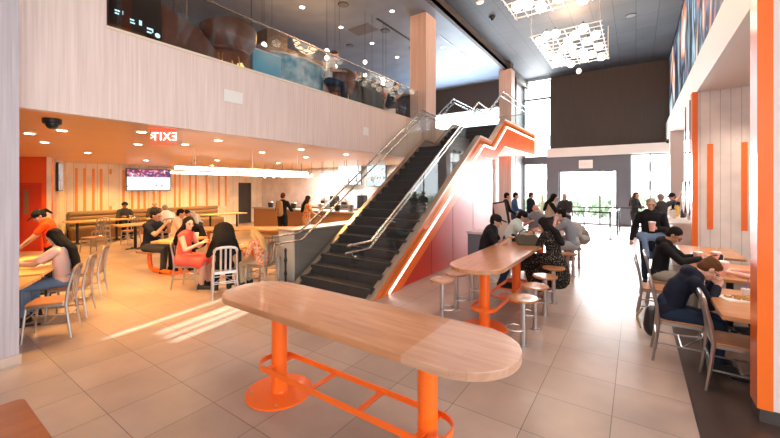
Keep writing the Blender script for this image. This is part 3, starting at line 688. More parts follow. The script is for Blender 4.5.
# downlights of the low soffit
for i, (x, y) in enumerate([(-8.33, 1.49), (-9.73, 1.96), (-7.46, 1.7), (-6.6, 2.48), (-8.58, 3.16), (-7.77, 3.72), (-6.59, 3.76), (-7.92, 5.69), (-6.51, 7.34), (-6.53, 5.77), (-11.5, 6.53), (-8.15, 7.39), (-11.8, 3.2), (-13.5, 5.2), (-14.5, 8.0), (-11.0, 8.6)]):
    t = thing('downlight', 'small round recessed downlight in the warm timber soffit', 'light', (x, y, LC), 0, 'downlights in the timber soffit')
    MB().lathe([(.085, -.012), (.095, -.004), (.095, 0)], n=20).build('trim', M['whitemetal'], t); MB().lathe([(.06, -.016), (.06, -.012)], n=16).build('lens', M['spotlens'], t)
for i, (x, y) in enumerate([(-8.45, 7.5), (-6.31, 9.27), (-8.4, 9.2), (-8.35, 10.9), (-8.37, 12.67), (-6.28, 12.8), (-6.3, 6.4), (-6.3, 4.5), (-6.3, 16.0), (-8.4, 14.6)]):
    t = thing('downlight', 'small recessed downlight in the blue grey mezzanine ceiling', 'light', (x, y, MZ), 0, 'downlights in the mezzanine ceiling')
    MB().lathe([(.09, -.012), (.10, -.004), (.10, 0)], n=20).build('trim', M['whitemetal'], t); MB().lathe([(.065, -.016), (.065, -.012)], n=16).build('lens', M['spotlens'], t)
for i, (x, y, z, r) in enumerate([(-7.3, 8.1, MZ, .16), (-7.3, 10.3, MZ, .16), (-7.3, 12.2, MZ, .16), (-6.1, 11.5, MZ, .16), (-.2, 10.5, CZ, .16), (-.15, 14.8, CZ, .16), (-9.2, 10.6, MZ, .14)]):
    t = thing('ceiling_speaker', ['round grille in the mezzanine ceiling nearest the wood front', 'second round grille in the mezzanine ceiling', 'third round grille in the mezzanine ceiling', 'round grille in the mezzanine ceiling right of the column', 'nearer round dark grille in the hall ceiling right of the chandelier', 'farther round dark grille in the hall ceiling right of the chandelier', 'round grille deep in the mezzanine ceiling'][i], 'speaker', (x, y, z), 0, 'round ceiling grilles')
    MB().lathe([(r, -.015), (r+.01, 0)], n=24).build('ring', M['blackmetal'], t); MB().lathe([(r-.02, -.018), (r-.02, -.015)], n=20).build('grille', M['portal'], t)
for i, (y0, y1, x) in enumerate([(10.9, 13.2, -5.9), (13.6, 15.2, -5.9), (9.4, 11.6, -7.0)]):
    tag(MB().b2(-.04, .04, -(y1-y0)/2, (y1-y0)/2, -.01, 0).build('slot_diffuser', M['black'], loc=(x, (y0+y1)/2, MZ)), ['nearer black linear slot in the mezzanine ceiling', 'farther black linear slot in the mezzanine ceiling', 'black linear slot above the bar drinkers'][i], 'vent', 'linear slots in the ceiling')
tag(MB().box((0, 0, -.008), (.9, .6, .016)).build('ceiling_access_panel', M['portal'], loc=(-7.9, 9.8, MZ)), 'square grey access panel in the mezzanine ceiling', 'panel')
def dome(x, y, z, lb):
    t = thing('security_camera', lb, 'camera', (x, y, z), 0, 'ceiling cameras')
    MB().lathe([(.09, -.07), (.10, -.05), (.10, 0)], n=18).build('housing', M['black'], t); MB().ell((0, 0, -.07), (.07, .07, .07), n=14).build('dome', M['black'], t, smooth=True)
dome(-6.35, 1.35, LC, 'black dome camera under the soffit beside the left column')
dome(-4.1, 12.2, CZ, 'black dome camera in the hall ceiling left of the chandelier')
tag(MB().lathe([(.11, -.03), (.13, 0)], n=20).build('smoke_detector', M['whitemetal'], loc=(-4.1, 11.0, CZ)), 'white round smoke detector in the hall ceiling', 'detector')
# exit sign, mirrored lettering seen through clear plate
ex = thing('exit_sign', 'clear plate exit sign with mirrored red-edged letters under the soffit', 'exit sign', (-5.90, 2.52, 2.64), R(36))
MB().box((0, 0, .17), (.42, .10, .05)).build('housing', M['exitred'], ex); MB().box((0, 0, .02), (.40, .012, .24)).build('plate', mat('pink_clear_plate', (.75, .22, .12), .3, emit=(1, .2, .1), es=.12), ex)
text_mesh('letters', 'EXIT', .17, M['exitwhite'], (.01, -.012, .02), (R(90), 0, R(180)), ex, .003)
text_mesh('arrow', '>', .13, M['exitwhite'], (-.165, -.012, .02), (R(90), 0, 0), ex, .003)
for ob in ex.children:
    if ob.name.startswith('letters'): ob.scale = (1, 1, 1)
e2 = thing('exit_sign', 'white box exit sign with pink letters above the bright portal doors', 'exit sign', (-2.1, fy-.24, 3.06))
MB().box((0, 0, 0), (.62, .08, .42)).build('housing', M['whitemetal'], e2, bevel=.01); text_mesh('letters', 'EXIT', .2, mat('pink_letters', (.9, .4, .4), .4, emit=(1, .4, .4), es=.6), (0, -.045, 0), (R(90), 0, 0), e2)

# chandeliers ------------------------------------------------------
G1 = [(-2.63, 12.5, .1), (-2.25, 12.0, .1), (-1.87, 12.0, .1), (-2.6, 13.3, .1), (-2.6, 13.95, .1)]
def chandelier(x0, x1, y0, y1, z, globes, lb):
    t = thing('grid_chandelier', lb, 'chandelier', ((x0+x1)/2, (y0+y1)/2, z), 0, 'white grid chandeliers'); W, L = x1-x0, y1-y0
    g = MB(); nx, ny = 6, 10
    for i in range(nx+1): x = -W/2+W*i/nx; g.b2(x-.012, x+.012, -L/2-.05, L/2+.05, -.012, .012)
    for j in range(ny+1): y = -L/2+L*j/ny; g.b2(-W/2-.05, W/2+.05, y-.012, y+.012, .012, .036)
    g.build('grid', M['whitemetal'], t)
    for sx in (-1, 1):
        for sy in (-1, 1): MB().tube([(sx*W/2, sy*L/2, 0), (sx*W/2, sy*L/2, CZ-z)], .010, 6).build('hanging_rod', M['whitemetal'], t)
    for gx, gy, gz in globes:
        b = MB().ell((gx-(x0+x1)/2, gy-(y0+y1)/2, gz), (.14, .14, .13), n=16).build('globe', M['bulb'], t, smooth=True)
        MB().lathe([(.03, gz+.12), (.03, gz+.19)], (gx-(x0+x1)/2, gy-(y0+y1)/2, 0), 8).build('globe_cap', M['blackmetal'], b)
GP = [(215, 225), (255, 195), (303, 185), (243, 265), (267, 302), (318, 310), (300, 348), (342, 340), (389, 350), (347, 268), (373, 222), (410, 190), (392, 260), (407, 295), (453, 285), (463, 322), (503, 297), (478, 225), (523, 190), (540, 255), (556, 312), (455, 155)]
_th = math.atan(246/357)
def ceilpt(u, v, z):
    d = (1.9-z)*357/(v-187); l = (u-390)/357*d
    return (-d*math.sin(_th)+l*math.cos(_th), d*math.cos(_th)+l*math.sin(_th))
ZG = 6.6
gl = []
for a, b in GP:
    x, y = ceilpt(500+a/5.475, b/5.475, ZG+.06); gl.append((x, y, .06))
chandelier(-2.70, -.84, 11.75, 15.3, ZG, gl, 'far white grid chandelier with many glowing globes before the dark wall')
gl = [(ceilpt(500+a/5.475, b/5.475, ZG+.06)+(.06,)) for a, b in [(92, 35), (152, 22), (225, 38), (455, -4), (320, -12)]]+[(-2.3, 9.3, .06), (-1.6, 9.0, .06), (-1.2, 8.6, .06), (-2.2, 8.2, .06), (-1.5, 7.6, .06)]
chandelier(-2.76, -.9, 7.2, 10.25, ZG, gl, 'near white grid chandelier with glowing globes, cut by the top of the frame')
t = thing('pendant_lamp', 'small red-tinted pendant hanging beyond the far grid chandelier', 'lamp', (-1.95, 16.6, 6.7)); MB().ell((0, 0, 0), (.1, .1, .12), n=12).build('shade', mat('pink_shade', (.9, .4, .3), .4, emit=(1, .5, .35), es=2), t, smooth=True); MB().tube([(0, 0, .1), (0, 0, CZ-6.7)], .006, 5).build('cord', M['black'], t)
for i, (x, y) in enumerate([(1.27, 19.6), (1.31, 18.9), (1.22, 20.2)]):
    t = thing('track_spotlight', ['black spotlight above the counter, left of the pair', 'black spotlight above the counter, right of the pair', 'black spotlight nearer the panelled wall'][i], 'spotlight', (x, y, 4.05), 0, 'black spotlights')
    MB().lathe([(.03, -.08), (.03, 0)], n=10).build('stem', M['black'], t); MB().rc((-.06, -.03, -.14), (.06, .04, -.10), .055, .06, n=12).build('head', M['black'], t, smooth=True)
tag(MB().lathe([(.10, -.006), (.12, 0)], n=24).build('recessed_speaker', M['lgrey'], loc=(1.9, 7.6, 4.05)), 'thin ring fitting in the white soffit above the orange wall', 'speaker')

# ------------------------------------------------------------------ mezzanine furniture
def bucket(x, y, rz, m, lb, s=1.):
    t = thing('bucket_chair', lb, 'chair', (x, y, MF), R(rz), 'mezzanine bucket chairs')
    b = MB(); n = 20; rings = []
    for (r, z, th) in ((.30, .42, 1), (.36, .55, 1), (.40, .75, 1), (.41, .92, 1), (.38, .93, 1), (.34, .75, 1), (.30, .55, 1)):
        rings.append([b.bm.verts.new((s*r*math.cos(R(160+220*k/n)), s*r*math.sin(R(160+220*k/n)), z-(.16*abs(k/n-.5)*2)**1*(1 if z > .7 else 0))) for k in range(n+1)])
    for A, B in zip(rings, rings[1:]):
        for k in range(n): b.bm.faces.new((A[k], A[k+1], B[k+1], B[k]))
    for k in (0, n): b.bm.faces.new([r[k] for r in rings])
    for k in range(n): b.bm.faces.new((rings[-1][k], rings[-1][k+1], rings[0][k+1], rings[0][k]))
    b.build('backrest', m, t, smooth=True)
    MB().lathe([(.28*s, .36), (.31*s, .40), (.31*s, .46), (.27*s, .49)], n=24).build('seat', m, t, smooth=True)
    for a in (45, 135, 225, 315): MB().tube([(.2*math.cos(R(a)), .2*math.sin(R(a)), .37), (.25*math.cos(R(a)), .25*math.sin(R(a)), 0)], .014, 8).build('leg', mat_brass, t, smooth=True)
mat_brass = mat('brass', (.75, .5, .2), .3, 1)
bucket(-6.25, 3.75, 80, M['brown'], 'large dark brown leather bucket chair behind the balustrade', 1.25)
bucket(-6.75, 4.75, 60, M['brown'], 'smaller brown chair beside the blue panel on the mezzanine', .8)
bucket(-6.35, 6.95, 60, M['brown'], 'brown bucket chair behind the seated man in white on the mezzanine')
t = thing('side_table', 'small round dark side table between the brown bucket chairs', 'table', (-6.35, 3.35, MF)); MB().lathe([(.2, .62), (.2, .66)], n=20).build('tabletop', M['black'], t); MB().lathe([(.03, 0), (.03, .62)], n=10).build('post', M['black'], t); MB().lathe([(.18, 0), (.18, .02)], n=16).build('base', M['black'], t)
t = thing('lounge_sofa', 'dark brown sloping sofa back at the left end of the mezzanine', 'sofa', (-6.25, 2.92, MF)); MB().prism([(-.45, 0), (.55, 0), (.55, .30), (.2, .62), (-.45, .80)], -.25, .25, 'YZ').build('backrest', M['brown'], t, bevel=.06); MB().b2(.0, .1, .40, .62, .1, .6).build('cushion', M['yellow'], t, bevel=.02)
bs = thing('lit_display_sign', 'dark display board with small pale lettering at the left end of the glass', 'sign', (-5.86, 2.14, MF+.46)); MB().b2(-.04, 0, -.32, .32, -.3, 1.6).build('board', mat('dark_board', (.03, .02, .018), .3), bs)
sb = MB()
random.seed(3)
for (y, z, w, h) in [(-.26, -.10, .05, .02), (-.26, -.06, .06, .02), (-.17, -.08, .008, .05), (-.08, -.12, .05, .02), (-.08, -.16, .06, .018), (.03, -.15, .035, .07), (.13, -.17, .08, .025), (.13, -.22, .06, .02), (.2, -.2, .012, .04)]: sb.b2(.001, .003, y, y+w, z-.05, z-.05+h)
sb.build('print', M['signlight'], bs)
MB().lathe([(.035, 0), (.035, .004)], n=20).build('emblem', M['signlight'], bs).matrix_local = Matrix.Translation((.002, .27, -.27)) @ Matrix.Rotation(R(90), 4, 'Y')
bl = thing('blue_screen_panel', 'upright translucent blue panel behind the balustrade', 'panel', (-6.1, 4.5, MF)); MB().b2(-.02, .02, -.33, .33, 0, .62).build('panel', mat('blue_acrylic', (.12, .42, .62), .25), bl); MB().b2(-.03, .03, -.34, .34, .62, .64).build('top_edge', M['lgrey'], bl)
bar = thing('blue_bar_counter', 'curved blue patterned bar front on the mezzanine', 'counter', (-7.0, 5.85, MF))
MB().lathe([(1.0, 0), (1.0, .92)], n=40, sx=.6, sy=.95).build('front', M['bluemural'], bar); MB().lathe([(1.05, .92), (1.05, .97)], n=40, sx=.6, sy=.95).build('countertop', M['lgrey'], bar)
t = thing('tasting_table', 'black mezzanine table crowded with bottles near the balustrade end', 'table', (-6.4, 7.9, MF)); MB().b2(-.45, .45, -.5, .5, .82, .86).build('tabletop', M['black'], t); MB().b2(-.4, .4, -.45, .45, 0, .82).build('body', M['blackmetal'], t)
for i, (x, y, cm, lb) in enumerate([(-6.3, 7.5, M['orange'], 'orange bottle on the black mezzanine table'), (-6.3, 7.72, M['yellow'], 'amber bottle on the black mezzanine table'), (-6.3, 7.88, M['plant'], 'green bottle on the black mezzanine table'), (-6.2, 8.1, M['black'], 'black bottle on the black mezzanine table')]):
    t = thing('bottle', lb, 'bottle', (x, y, MF+.86), 0, 'bottles on the mezzanine table'); MB().lathe([(.035, 0), (.038, .02), (.038, .15), (.015, .2), (.015, .27)], n=12).build('body', cm, t, smooth=True); MB().lathe([(.017, .27), (.017, .29)], n=8).build('cap', M['black'], t)
t = thing('white_cabinet', 'white cabinet on the mezzanine near the wooden column', 'cabinet', (-6.8, 9.55, MF)); MB().b2(-.2, .2, -.35, .35, 0, 1.12).build('body', M['lgrey'], t); MB().b2(.2, .215, -.33, .33, .05, 1.08).build('door', M['white'], t)
struct(MB().b2(-8.9, -8.4, 6.2, 6.9, MF, 6.3), 'wall_mezzanine_pier', M['darkwall'])
pl = [(-7.0, 3.15, 5.01), (-7.0, 3.15, 4.84), (-7.2, 3.48, 4.94), (-7.0, 4.75, 5.32), (-7.0, 4.77, 5.16), (-7.2, 5.23, 5.24), (-7.0, 5.03, 4.9), (-7.0, 5.3, 4.95), (-7.0, 7.1, 5.64), (-7.0, 7.1, 5.45), (-7.0, 7.42, 5.3), (-7.0, 7.6, 5.07), (-7.0, 8.78, 5.82), (-7.2, 9.03, 5.51), (-7.0, 9.74, 5.53), (-7.0, 9.74, 5.36), (-7.0, 9.92, 5.2), (-7.0, 9.14, 4.86)]
for x, y, z in pl:
    t = thing('globe_pendant', 'small glowing globe pendant hanging over the mezzanine lounge', 'lamp', (x, y, z), 0, 'globe pendants over the mezzanine')
    MB().ell((0, 0, 0), (.065, .065, .065), n=12).build('globe', M['bulb'], t, smooth=True); MB().tube([(0, 0, .06), (0, 0, MZ-z)], .005, 5).build('cord', M['black'], t); MB().lathe([(.03, .055), (.02, .11)], n=10).build('cap', M['black'], t)

# ------------------------------------------------------------------ front area
def stanchion(x, y, lb):
    t = thing('queue_post', lb, 'post', (x, y, 0), 0, 'black queue posts')
    MB().lathe([(.17, 0), (.17, .02), (.03, .045)], n=20).build('base', M['black'], t, smooth=True); MB().lathe([(.028, .03), (.028, .92)], n=12).build('post', M['black'], t, smooth=True); MB().lathe([(.036, .90), (.036, 1.0)], n=12).build('belt_head', M['black'], t, smooth=True)
SP = [(-.78, 15.3), (-.57, 18.0), (-.60, 16.8), (-2.0, 18.9), (.02, 19.4), (-3.05, 18.9), (-3.0, 15.9)]
LBS = ['nearest black queue post, right end of the near belt', 'black queue post third from the near end in the right row', 'second black queue post in the right row', 'black queue post in the middle of the far belt', 'black queue post beside the right portal jamb', 'black queue post far left of the bright doors', 'black queue post behind the far bar table']
for (x, y), lb in zip(SP, LBS): stanchion(x, y, lb)
def belt(a, b, lb):
    a, b = V((*a, .955)), V((*b, .955)); d = b-a; n = d.length; c = (a+b)/2
    tag(MB().box((0, 0, 0), (n-.07, .004, .05)).build('queue_belt', M['black'], loc=c), lb, 'belt', 'black queue belts').rotation_euler.z = math.atan2(d.y, d.x)
belt(SP[0], SP[6], 'near black belt stretched across behind the bending person'); belt(SP[3], SP[4], 'far black belt in front of the doors, right half'); belt(SP[5], SP[3], 'far black belt in front of the doors, left half'); belt(SP[0], SP[2], 'belt between the nearest and second queue posts'); belt(SP[2], SP[1], 'belt between the second and third queue posts')
# service counter on the right
sc = thing('coffee_counter', 'white coffee counter with slanted front racks behind the standing man', 'counter', (1.28, 12.6, 0))
MB().b2(-.55, .3, -1.5, 1.7, 0, .98).build('body', M['white'], sc); MB().b2(-.62, .35, -1.6, 1.8, .98, 1.03).build('worktop', M['whitemetal'], sc)
for i in range(7): MB().b2(-.57, -.55, -1.35+i*.5, -1.27+i*.5, .35, .75).build('slot', M['black'], sc)
random.seed(5)
for i in range(14):
    x = .85+random.random()*.5; y = 12.2+i*.14; h = .12+random.random()*.2
    t = thing('counter_jar', 'small jar or bottle in the clutter on the coffee counter', 'jar', (x, y, 1.03), 0, 'clutter of jars on the coffee counter')
    MB().lathe([(.045, 0), (.05, .02), (.05, h), (.03, h+.03)], n=12).build('body', [M['steel'], M['black'], M['brown'], M['paper'], M['yellow']][i % 5], t, smooth=True); MB().lathe([(.035, h+.03), (.035, h+.06)], n=10).build('lid', M['black'], t)
for (y, m, lb) in [(12.45, 'red', 'round hanging sign with a red and white face edge beside the barista'), (11.5, 'black', 'black edged round hanging sign beside the orange post')]:
    t = thing('round_sign', lb, 'sign', (1.10, y, 1.62), 0, 'round projecting signs')
    d = MB().lathe([(.43, -.04), (.43, .04)], n=36).build('disc', M['black'], t); d.rotation_euler = (0, R(90), 0)
    d = MB().lathe([(.38, .04), (.38, .045)], n=36).lathe([(.38, -.045), (.38, -.04)], n=36).build('face', M['white'], t); d.rotation_euler = (0, R(90), 0)
    if m == 'red': d = MB().lathe([(.2, .046), (.2, .05)], n=30).lathe([(.2, -.05), (.2, -.046)], n=30).build('emblem', M['red'], t); d.rotation_euler = (0, R(90), 0)
    MB().tube([(0, 0, .43), (0, 0, 2.43)], .012, 6).build('rod', M['blackmetal'], t)
# menu boards left of the people, waste station, black post
for i, (x, y) in enumerate([(-3.95, 11.3), (-3.62, 11.75)]):
    t = thing('sandwich_board', ['leaning white panel in a black frame left of the standing trio', 'second leaning white panel in a black frame nearer the trio'][i], 'sign', (x, y, 0), R(20), 'framed white boards')
    f_ = MB().box((0, 0, .72), (.52, .04, 1.4), mat4=Matrix.Rotation(R(-10), 3, 'Y')).build('frame', M['black'], t); MB().box((0, -.022, .72), (.36, .006, 1.3), mat4=Matrix.Rotation(R(-10), 3, 'Y')).build('panel', M['paper'], t)
t = thing('waste_station', 'low dark waste station with a steel top against the red wall', 'bin', (-2.98, 7.9, 0)); MB().b2(-.16, .3, -.25, .35, 0, .85).build('cabinet', M['portal'], t, bevel=.01); MB().b2(-.18, .32, -.27, .37, .85, .9).build('top', M['steel'], t); MB().b2(.3, .31, -.2, .2, .55, .75).build('flap', M['black'], t)
t = thing('black_post', 'short slender black turned post at the foot of the left handrail', 'post', (-5.68, 4.62, 0))
MB().lathe([(.05, 0), (.05, .02), (.02, .04), (.022, .15), (.035, .2), (.02, .26), (.022, .4), (.036, .46), (.02, .52), (.022, .62), (.03, .66), (.01, .70)], n=12).build('shaft', M['black'], t, smooth=True)
MB().lathe([(.10, 0), (.10, .012)], n=16).build('foot', M['black'], t)

# ------------------------------------------------------------------ things on the tables
def cup(x, y, z, lb, g='pink and white paper cups', s=1., straw=True):
    t = thing('paper_cup', lb, 'cup', (x, y, z), 0, g)
    MB().lathe([(.032*s, 0), (.046*s, .13*s)], n=18).build('cup', M['cup'], t, smooth=True); MB().lathe([(.048*s, .128*s), (.048*s, .138*s), (.035*s, .145*s)], n=18).build('lid', M['paper'], t, smooth=True)
    if straw: MB().tube([(0, 0, .1), (.012, 0, .2*s)], .004, 6).build('straw', M['paper'], t)
cup(.76, 6.99, .76, 'tall pink cup with a straw nearest the phone of the young man', s=1.25); cup(.98, 7.13, .76, 'pink cup with lid at the far end of the second right table', s=1.25); cup(.93, 6.28, .76, 'pink cup nearest the resting forearms', s=1.25)
cup(-6.3, .98, .76, 'pink translucent cup in front of the long haired girl', s=1.1)
def tray(x, y, z, rz, L, W, lb, m='paper'):
    t = thing('food_tray', lb, 'tray', (x, y, z), R(rz), 'lined food trays'); MB().prism(stadium(0, 0, L, W, r=.03, n=4), 0, .012).build('liner', M[m], t)
    random.seed(int(abs(x*100))); b = MB()
    for i in range(26): a = random.random()*6.28; r = random.random()**.5; b.box((r*L*.36*math.cos(a), r*W*.36*math.sin(a), .018+.02*(1-r)), (.05, .012, .012), a*2)
    tag(b.build('fries', M['food'], t), 'golden fries', kind=None)
tray(.86, 4.98, .76, 15, .30, .22, 'white paper with scraps of food before the eater with glasses'); tray(1.12, 5.12, .76, 0, .36, .26, 'tray heaped with golden fries at the far side of the nearest right table', 'food'); tray(1.16, 4.72, .76, 20, .26, .16, 'flat white napkin tray beside the phone edge')
tray(-7.2, 1.40, .76, 10, .3, .24, 'tray of food between the long haired girl and the man in orange'); tray(-8.2, 3.85, .76, 20, .3, .22, 'paper lined tray in front of the man in navy'); tray(-6.5, 4.05, .76, 20, .3, .2, 'tray on the small table of the red dress woman')
t = thing('sauce_bottle', 'clear dip cup with a purple straw beside the wrapper', 'cup', (.95, 5.22, .76)); MB().lathe([(.03, 0), (.036, .07)], n=14).build('cup', M['paper'], t); MB().tube([(0, 0, .03), (.02, 0, .17)], .004, 6).build('straw', mat('purple', (.3, .15, .6), .4), t)
t = thing('black_bottle', 'small black sauce bottle behind the pink cups', 'bottle', (1.0, 6.85, .76)); MB().lathe([(.035, 0), (.035, .12), (.02, .15)], n=14).build('body', M['black'], t, smooth=True); MB().lathe([(.02, .15), (.015, .18)], n=10).build('cap', M['black'], t)
# handbag
hb = thing('handbag', 'taupe slouchy handbag with arched handle on the far end of the bar table', 'bag', (-1.56, 6.45, .896), R(25)); hb.scale = (1.3, 1.3, 1.15)
MB().prism([(-.12, 0), (.12, 0), (.15, .06), (.13, .13), (.09, .17), (.0, .155), (-.09, .17), (-.13, .13), (-.15, .06)], -.055, .055, 'XZ').build('body', mat('taupe_leather', (.085, .065, .042), .6), hb, remesh=.010, sm=6)
MB().tube([(-.10, 0, .10), (-.09, 0, .19), (-.04, 0, .235), (.04, 0, .235), (.09, 0, .19), (.10, 0, .10)], .009, 8).build('handle', mat('taupe_handle', (.10, .08, .06), .45), hb, smooth=True)
t = thing('backpack', 'black backpack on the floor beside the aisle chair', 'bag', (.16, 5.62, 0)); MB().rc((0, 0, .14), (0, 0, .30), .13, .10, .7, (0, 1, 0)).build('body', M['black'], t, remesh=.015, sm=3); MB().tube([(-.11, -.05, .1), (-.15, -.05, .25), (-.09, -.05, .36)], .012, 6).build('strap', mat('tan_strap', (.45, .30, .15), .6), t)
t = thing('drink_bottle', 'dark drink on the bar table in front of the man in the black cap', 'cup', (-1.86, 6.72, .896)); MB().lathe([(.034, 0), (.042, .13)], n=14).build('cup', M['black'], t); MB().lathe([(.044, .13), (.03, .14)], n=14).build('lid', M['black'], t)
cup(-1.6, 7.9, .896, 'cup on the further bar table near the white t-shirt man'); cup(-1.75, 8.9, .896, 'cup in the middle of the further bar table'); cup(-1.55, 9.5, .896, 'cup at the far end of the further bar table')
tray(-1.7, 8.3, .896, 0, .3, .22, 'tray of fries on the further bar table'); tray(-1.75, 9.3, .896, 90, .3, .22, 'second tray on the further bar table before the grey haired man')
for i, (x, y, c_) in enumerate([(-8.3, 4.08, 'orange'), (-8.1, 4.12, 'paper')]):
    tag(MB().lathe([(.04, 0), (.05, .12)], n=12).build('paper_cup', M[c_], loc=(x, y, .76)), ['orange cup on the small table by the man in navy', 'white cup on the small table by the man in navy'][i], 'cup')

# ------------------------------------------------------------------ outside
random.seed(11)
for i in range(16):
    x = -12+i*1.7; y = 26+random.random()*1.5; h = .9+random.random()*.5
    t = thing('shrub', 'pale green leafy shrub outside the bright glass doors', 'shrub', (x, y, -.04), 0, 'shrubs outside the windows')
    b = MB()
    for k in range(90):
        a = random.random()*6.28; r = random.random()**.5*.75; z = .15+random.random()*h; q = Matrix.Rotation(random.random()*6, 3, 'Z') @ Matrix.Rotation(random.random()*2-1, 3, 'X')
        b.ell((r*math.cos(a), r*math.sin(a), z), (.14, .05, .22), q, 6)
    b.build('foliage', M['plant'], t); MB().lathe([(.04, 0), (.02, .8)], n=6).build('stem', M['brown'], t)
for i, (x0, x1, y, h) in enumerate([(-22, -16, 60, 16), (-11, -6, 52, 13), (-5, 4, 70, 9), (8, 18, 55, 15)]):
    t = thing('building', ['pale tower far outside at the left', 'pale building with balconies seen left of the portal', 'low pale building straight beyond the doors', 'pale building beyond the right windows'][i], 'building', ((x0+x1)/2, y, -.1), 0, 'pale buildings outside')
    w = (x1-x0)/2; MB().b2(-w, w, 0, 6, 0, h).build('facade', M['farbuild'], t)
    for k in range(int(h/3)-1):
        for j in range(int(w)): MB().b2(-w+.6+j*2, -w+1.8+j*2, -.05, 0, 1.5+k*3, 3+k*3).build('window', M['portal'], t)
    MB().b2(-w-.2, w+.2, -.2, 6, h, h+.3).build('roof', M['white'], t)
t = thing('cactus_plant', 'slim green cactus standing at the glass left of the portal', 'plant', (-3.9, 19.3, 0)); MB().lathe([(.2, 0), (.24, .35)], n=16).build('pot', M['white'], t); MB().lathe([(.07, .35), (.09, .8), (.08, 1.3), (.02, 1.5)], (0, 0, 0), 10).build('stem', M['plant'], t, smooth=True); MB().rc((.05, 0, .7), (.14, 0, 1.15), .04, .035).build('arm', M['plant'], t, smooth=True)
# ------------------------------------------------------------------ people
SK = {'light': mat('light_skin', (.72, .42, .32), .5), 'tan': mat('tan_skin', (.55, .30, .20), .5), 'brown': mat('brown_skin', (.30, .15, .09), .5), 'pink': mat('pink_skin', (.78, .46, .37), .5)}
CL = {}
def cloth(n, c, **k):
    if n not in CL: CL[n] = mat('cloth_'+n, c, .85, spec=.2, **k)
    return CL[n]
for n, c in dict(black=(.012, .012, .014), navy=(.012, .016, .032), charcoal=(.05, .05, .055), white=(.80, .80, .80), grey=(.25, .28, .32), lightgrey=(.45, .46, .47), orange=(.80, .07, .01), coral=(.80, .12, .09),
                 pink=(.80, .55, .48), denim=(.06, .11, .20), paledenim=(.18, .28, .45), darkdenim=(.02, .035, .07), beige=(.55, .46, .32), khaki=(.30, .28, .24), blue=(.05, .12, .25), hairblack=(.010, .008, .008), hairbrown=(.12, .05, .02), hairgrey=(.30, .29, .28), hairblond=(.6, .38, .15), shoe=(.03, .03, .03), shoewhite=(.7, .68, .65), mintwhite=(.62, .74, .72)).items(): cloth(n, c)
CL['floralblack'] = mat('cloth_floral_black', (.50, .40, .28), .85, col2=(.012, .011, .012), nscale=65, spec=.2)
CL['floralblack'].node_tree.nodes['Color Ramp'].color_ramp.elements[0].position = .60; CL['floralblack'].node_tree.nodes['Color Ramp'].color_ramp.elements[1].position = .66
CL['floral'] = mat('cloth_floral_bright', (.85, .62, .35), .85, col2=(.75, .10, .05), nscale=22, spec=.2)
CL['stripe'] = mat('cloth_patterned_red', (.75, .55, .2), .85, col2=(.55, .04, .03), nscale=20, spec=.2)
EYE = mat('dark_eye', (.02, .012, .01), .2); LIP = mat('lip', (.45, .14, .12), .5)
GL = mat('spectacle_frame', (.02, .02, .02), .3)

def ik(a, b, l1, l2, pole):
    a, b = V(a), V(b); d = b-a; L = min(d.length, (l1+l2)*.995)
    t = d.normalized(); b = a+t*L
    x = (l1*l1-l2*l2+L*L)/(2*L); h = math.sqrt(max(l1*l1-x*x, 0)); p = V(pole); p = (p-t*p.dot(t)).normalized()
    return a+t*x+p*h, b

def hand(b, w, d, nrm, side, det, curl=.5):
    """palm, four unequal bent fingers and thumb from wrist w along d; nrm = back of hand"""
    d = V(d).normalized(); nrm = V(nrm); nrm = (nrm-d*nrm.dot(d)).normalized(); s = d.cross(nrm)*side
    pe = w+d*.085
    b.rc(w+d*.012, pe-d*.01, .030, .040, .38, s, 10)
    fr = .0085 if det else .0105
    for k, (o, l) in enumerate(((-.030, .065), (-.010, .078), (.010, .073), (.029, .056))):
        p = pe+s*(-o)*1.05-nrm*.002; c1 = curl*.6; d1 = (d*math.cos(c1)-nrm*math.sin(c1)+s*(-o)*1.2).normalized(); c2 = curl*1.7; d2 = (d*math.cos(c2)-nrm*math.sin(c2)).normalized()
        m = p+d1*l*.55; b.rc(p-d*.02, m, fr*1.1, fr, 1, None, 7, 2); b.rc(m, m+d2*l*.5, fr, fr*.8, 1, None, 7, 2)
    tp = w+d*.03+s*.026; td = (d*.6+s*.7-nrm*.35).normalized(); m = tp+td*.036; b.rc(tp-td*.01, m, .014, .0115, 1, None, 8, 2); b.rc(m, m+(d*.9+s*.15-nrm*.3).normalized()*.032, .0115, .009, 1, None, 8, 2)

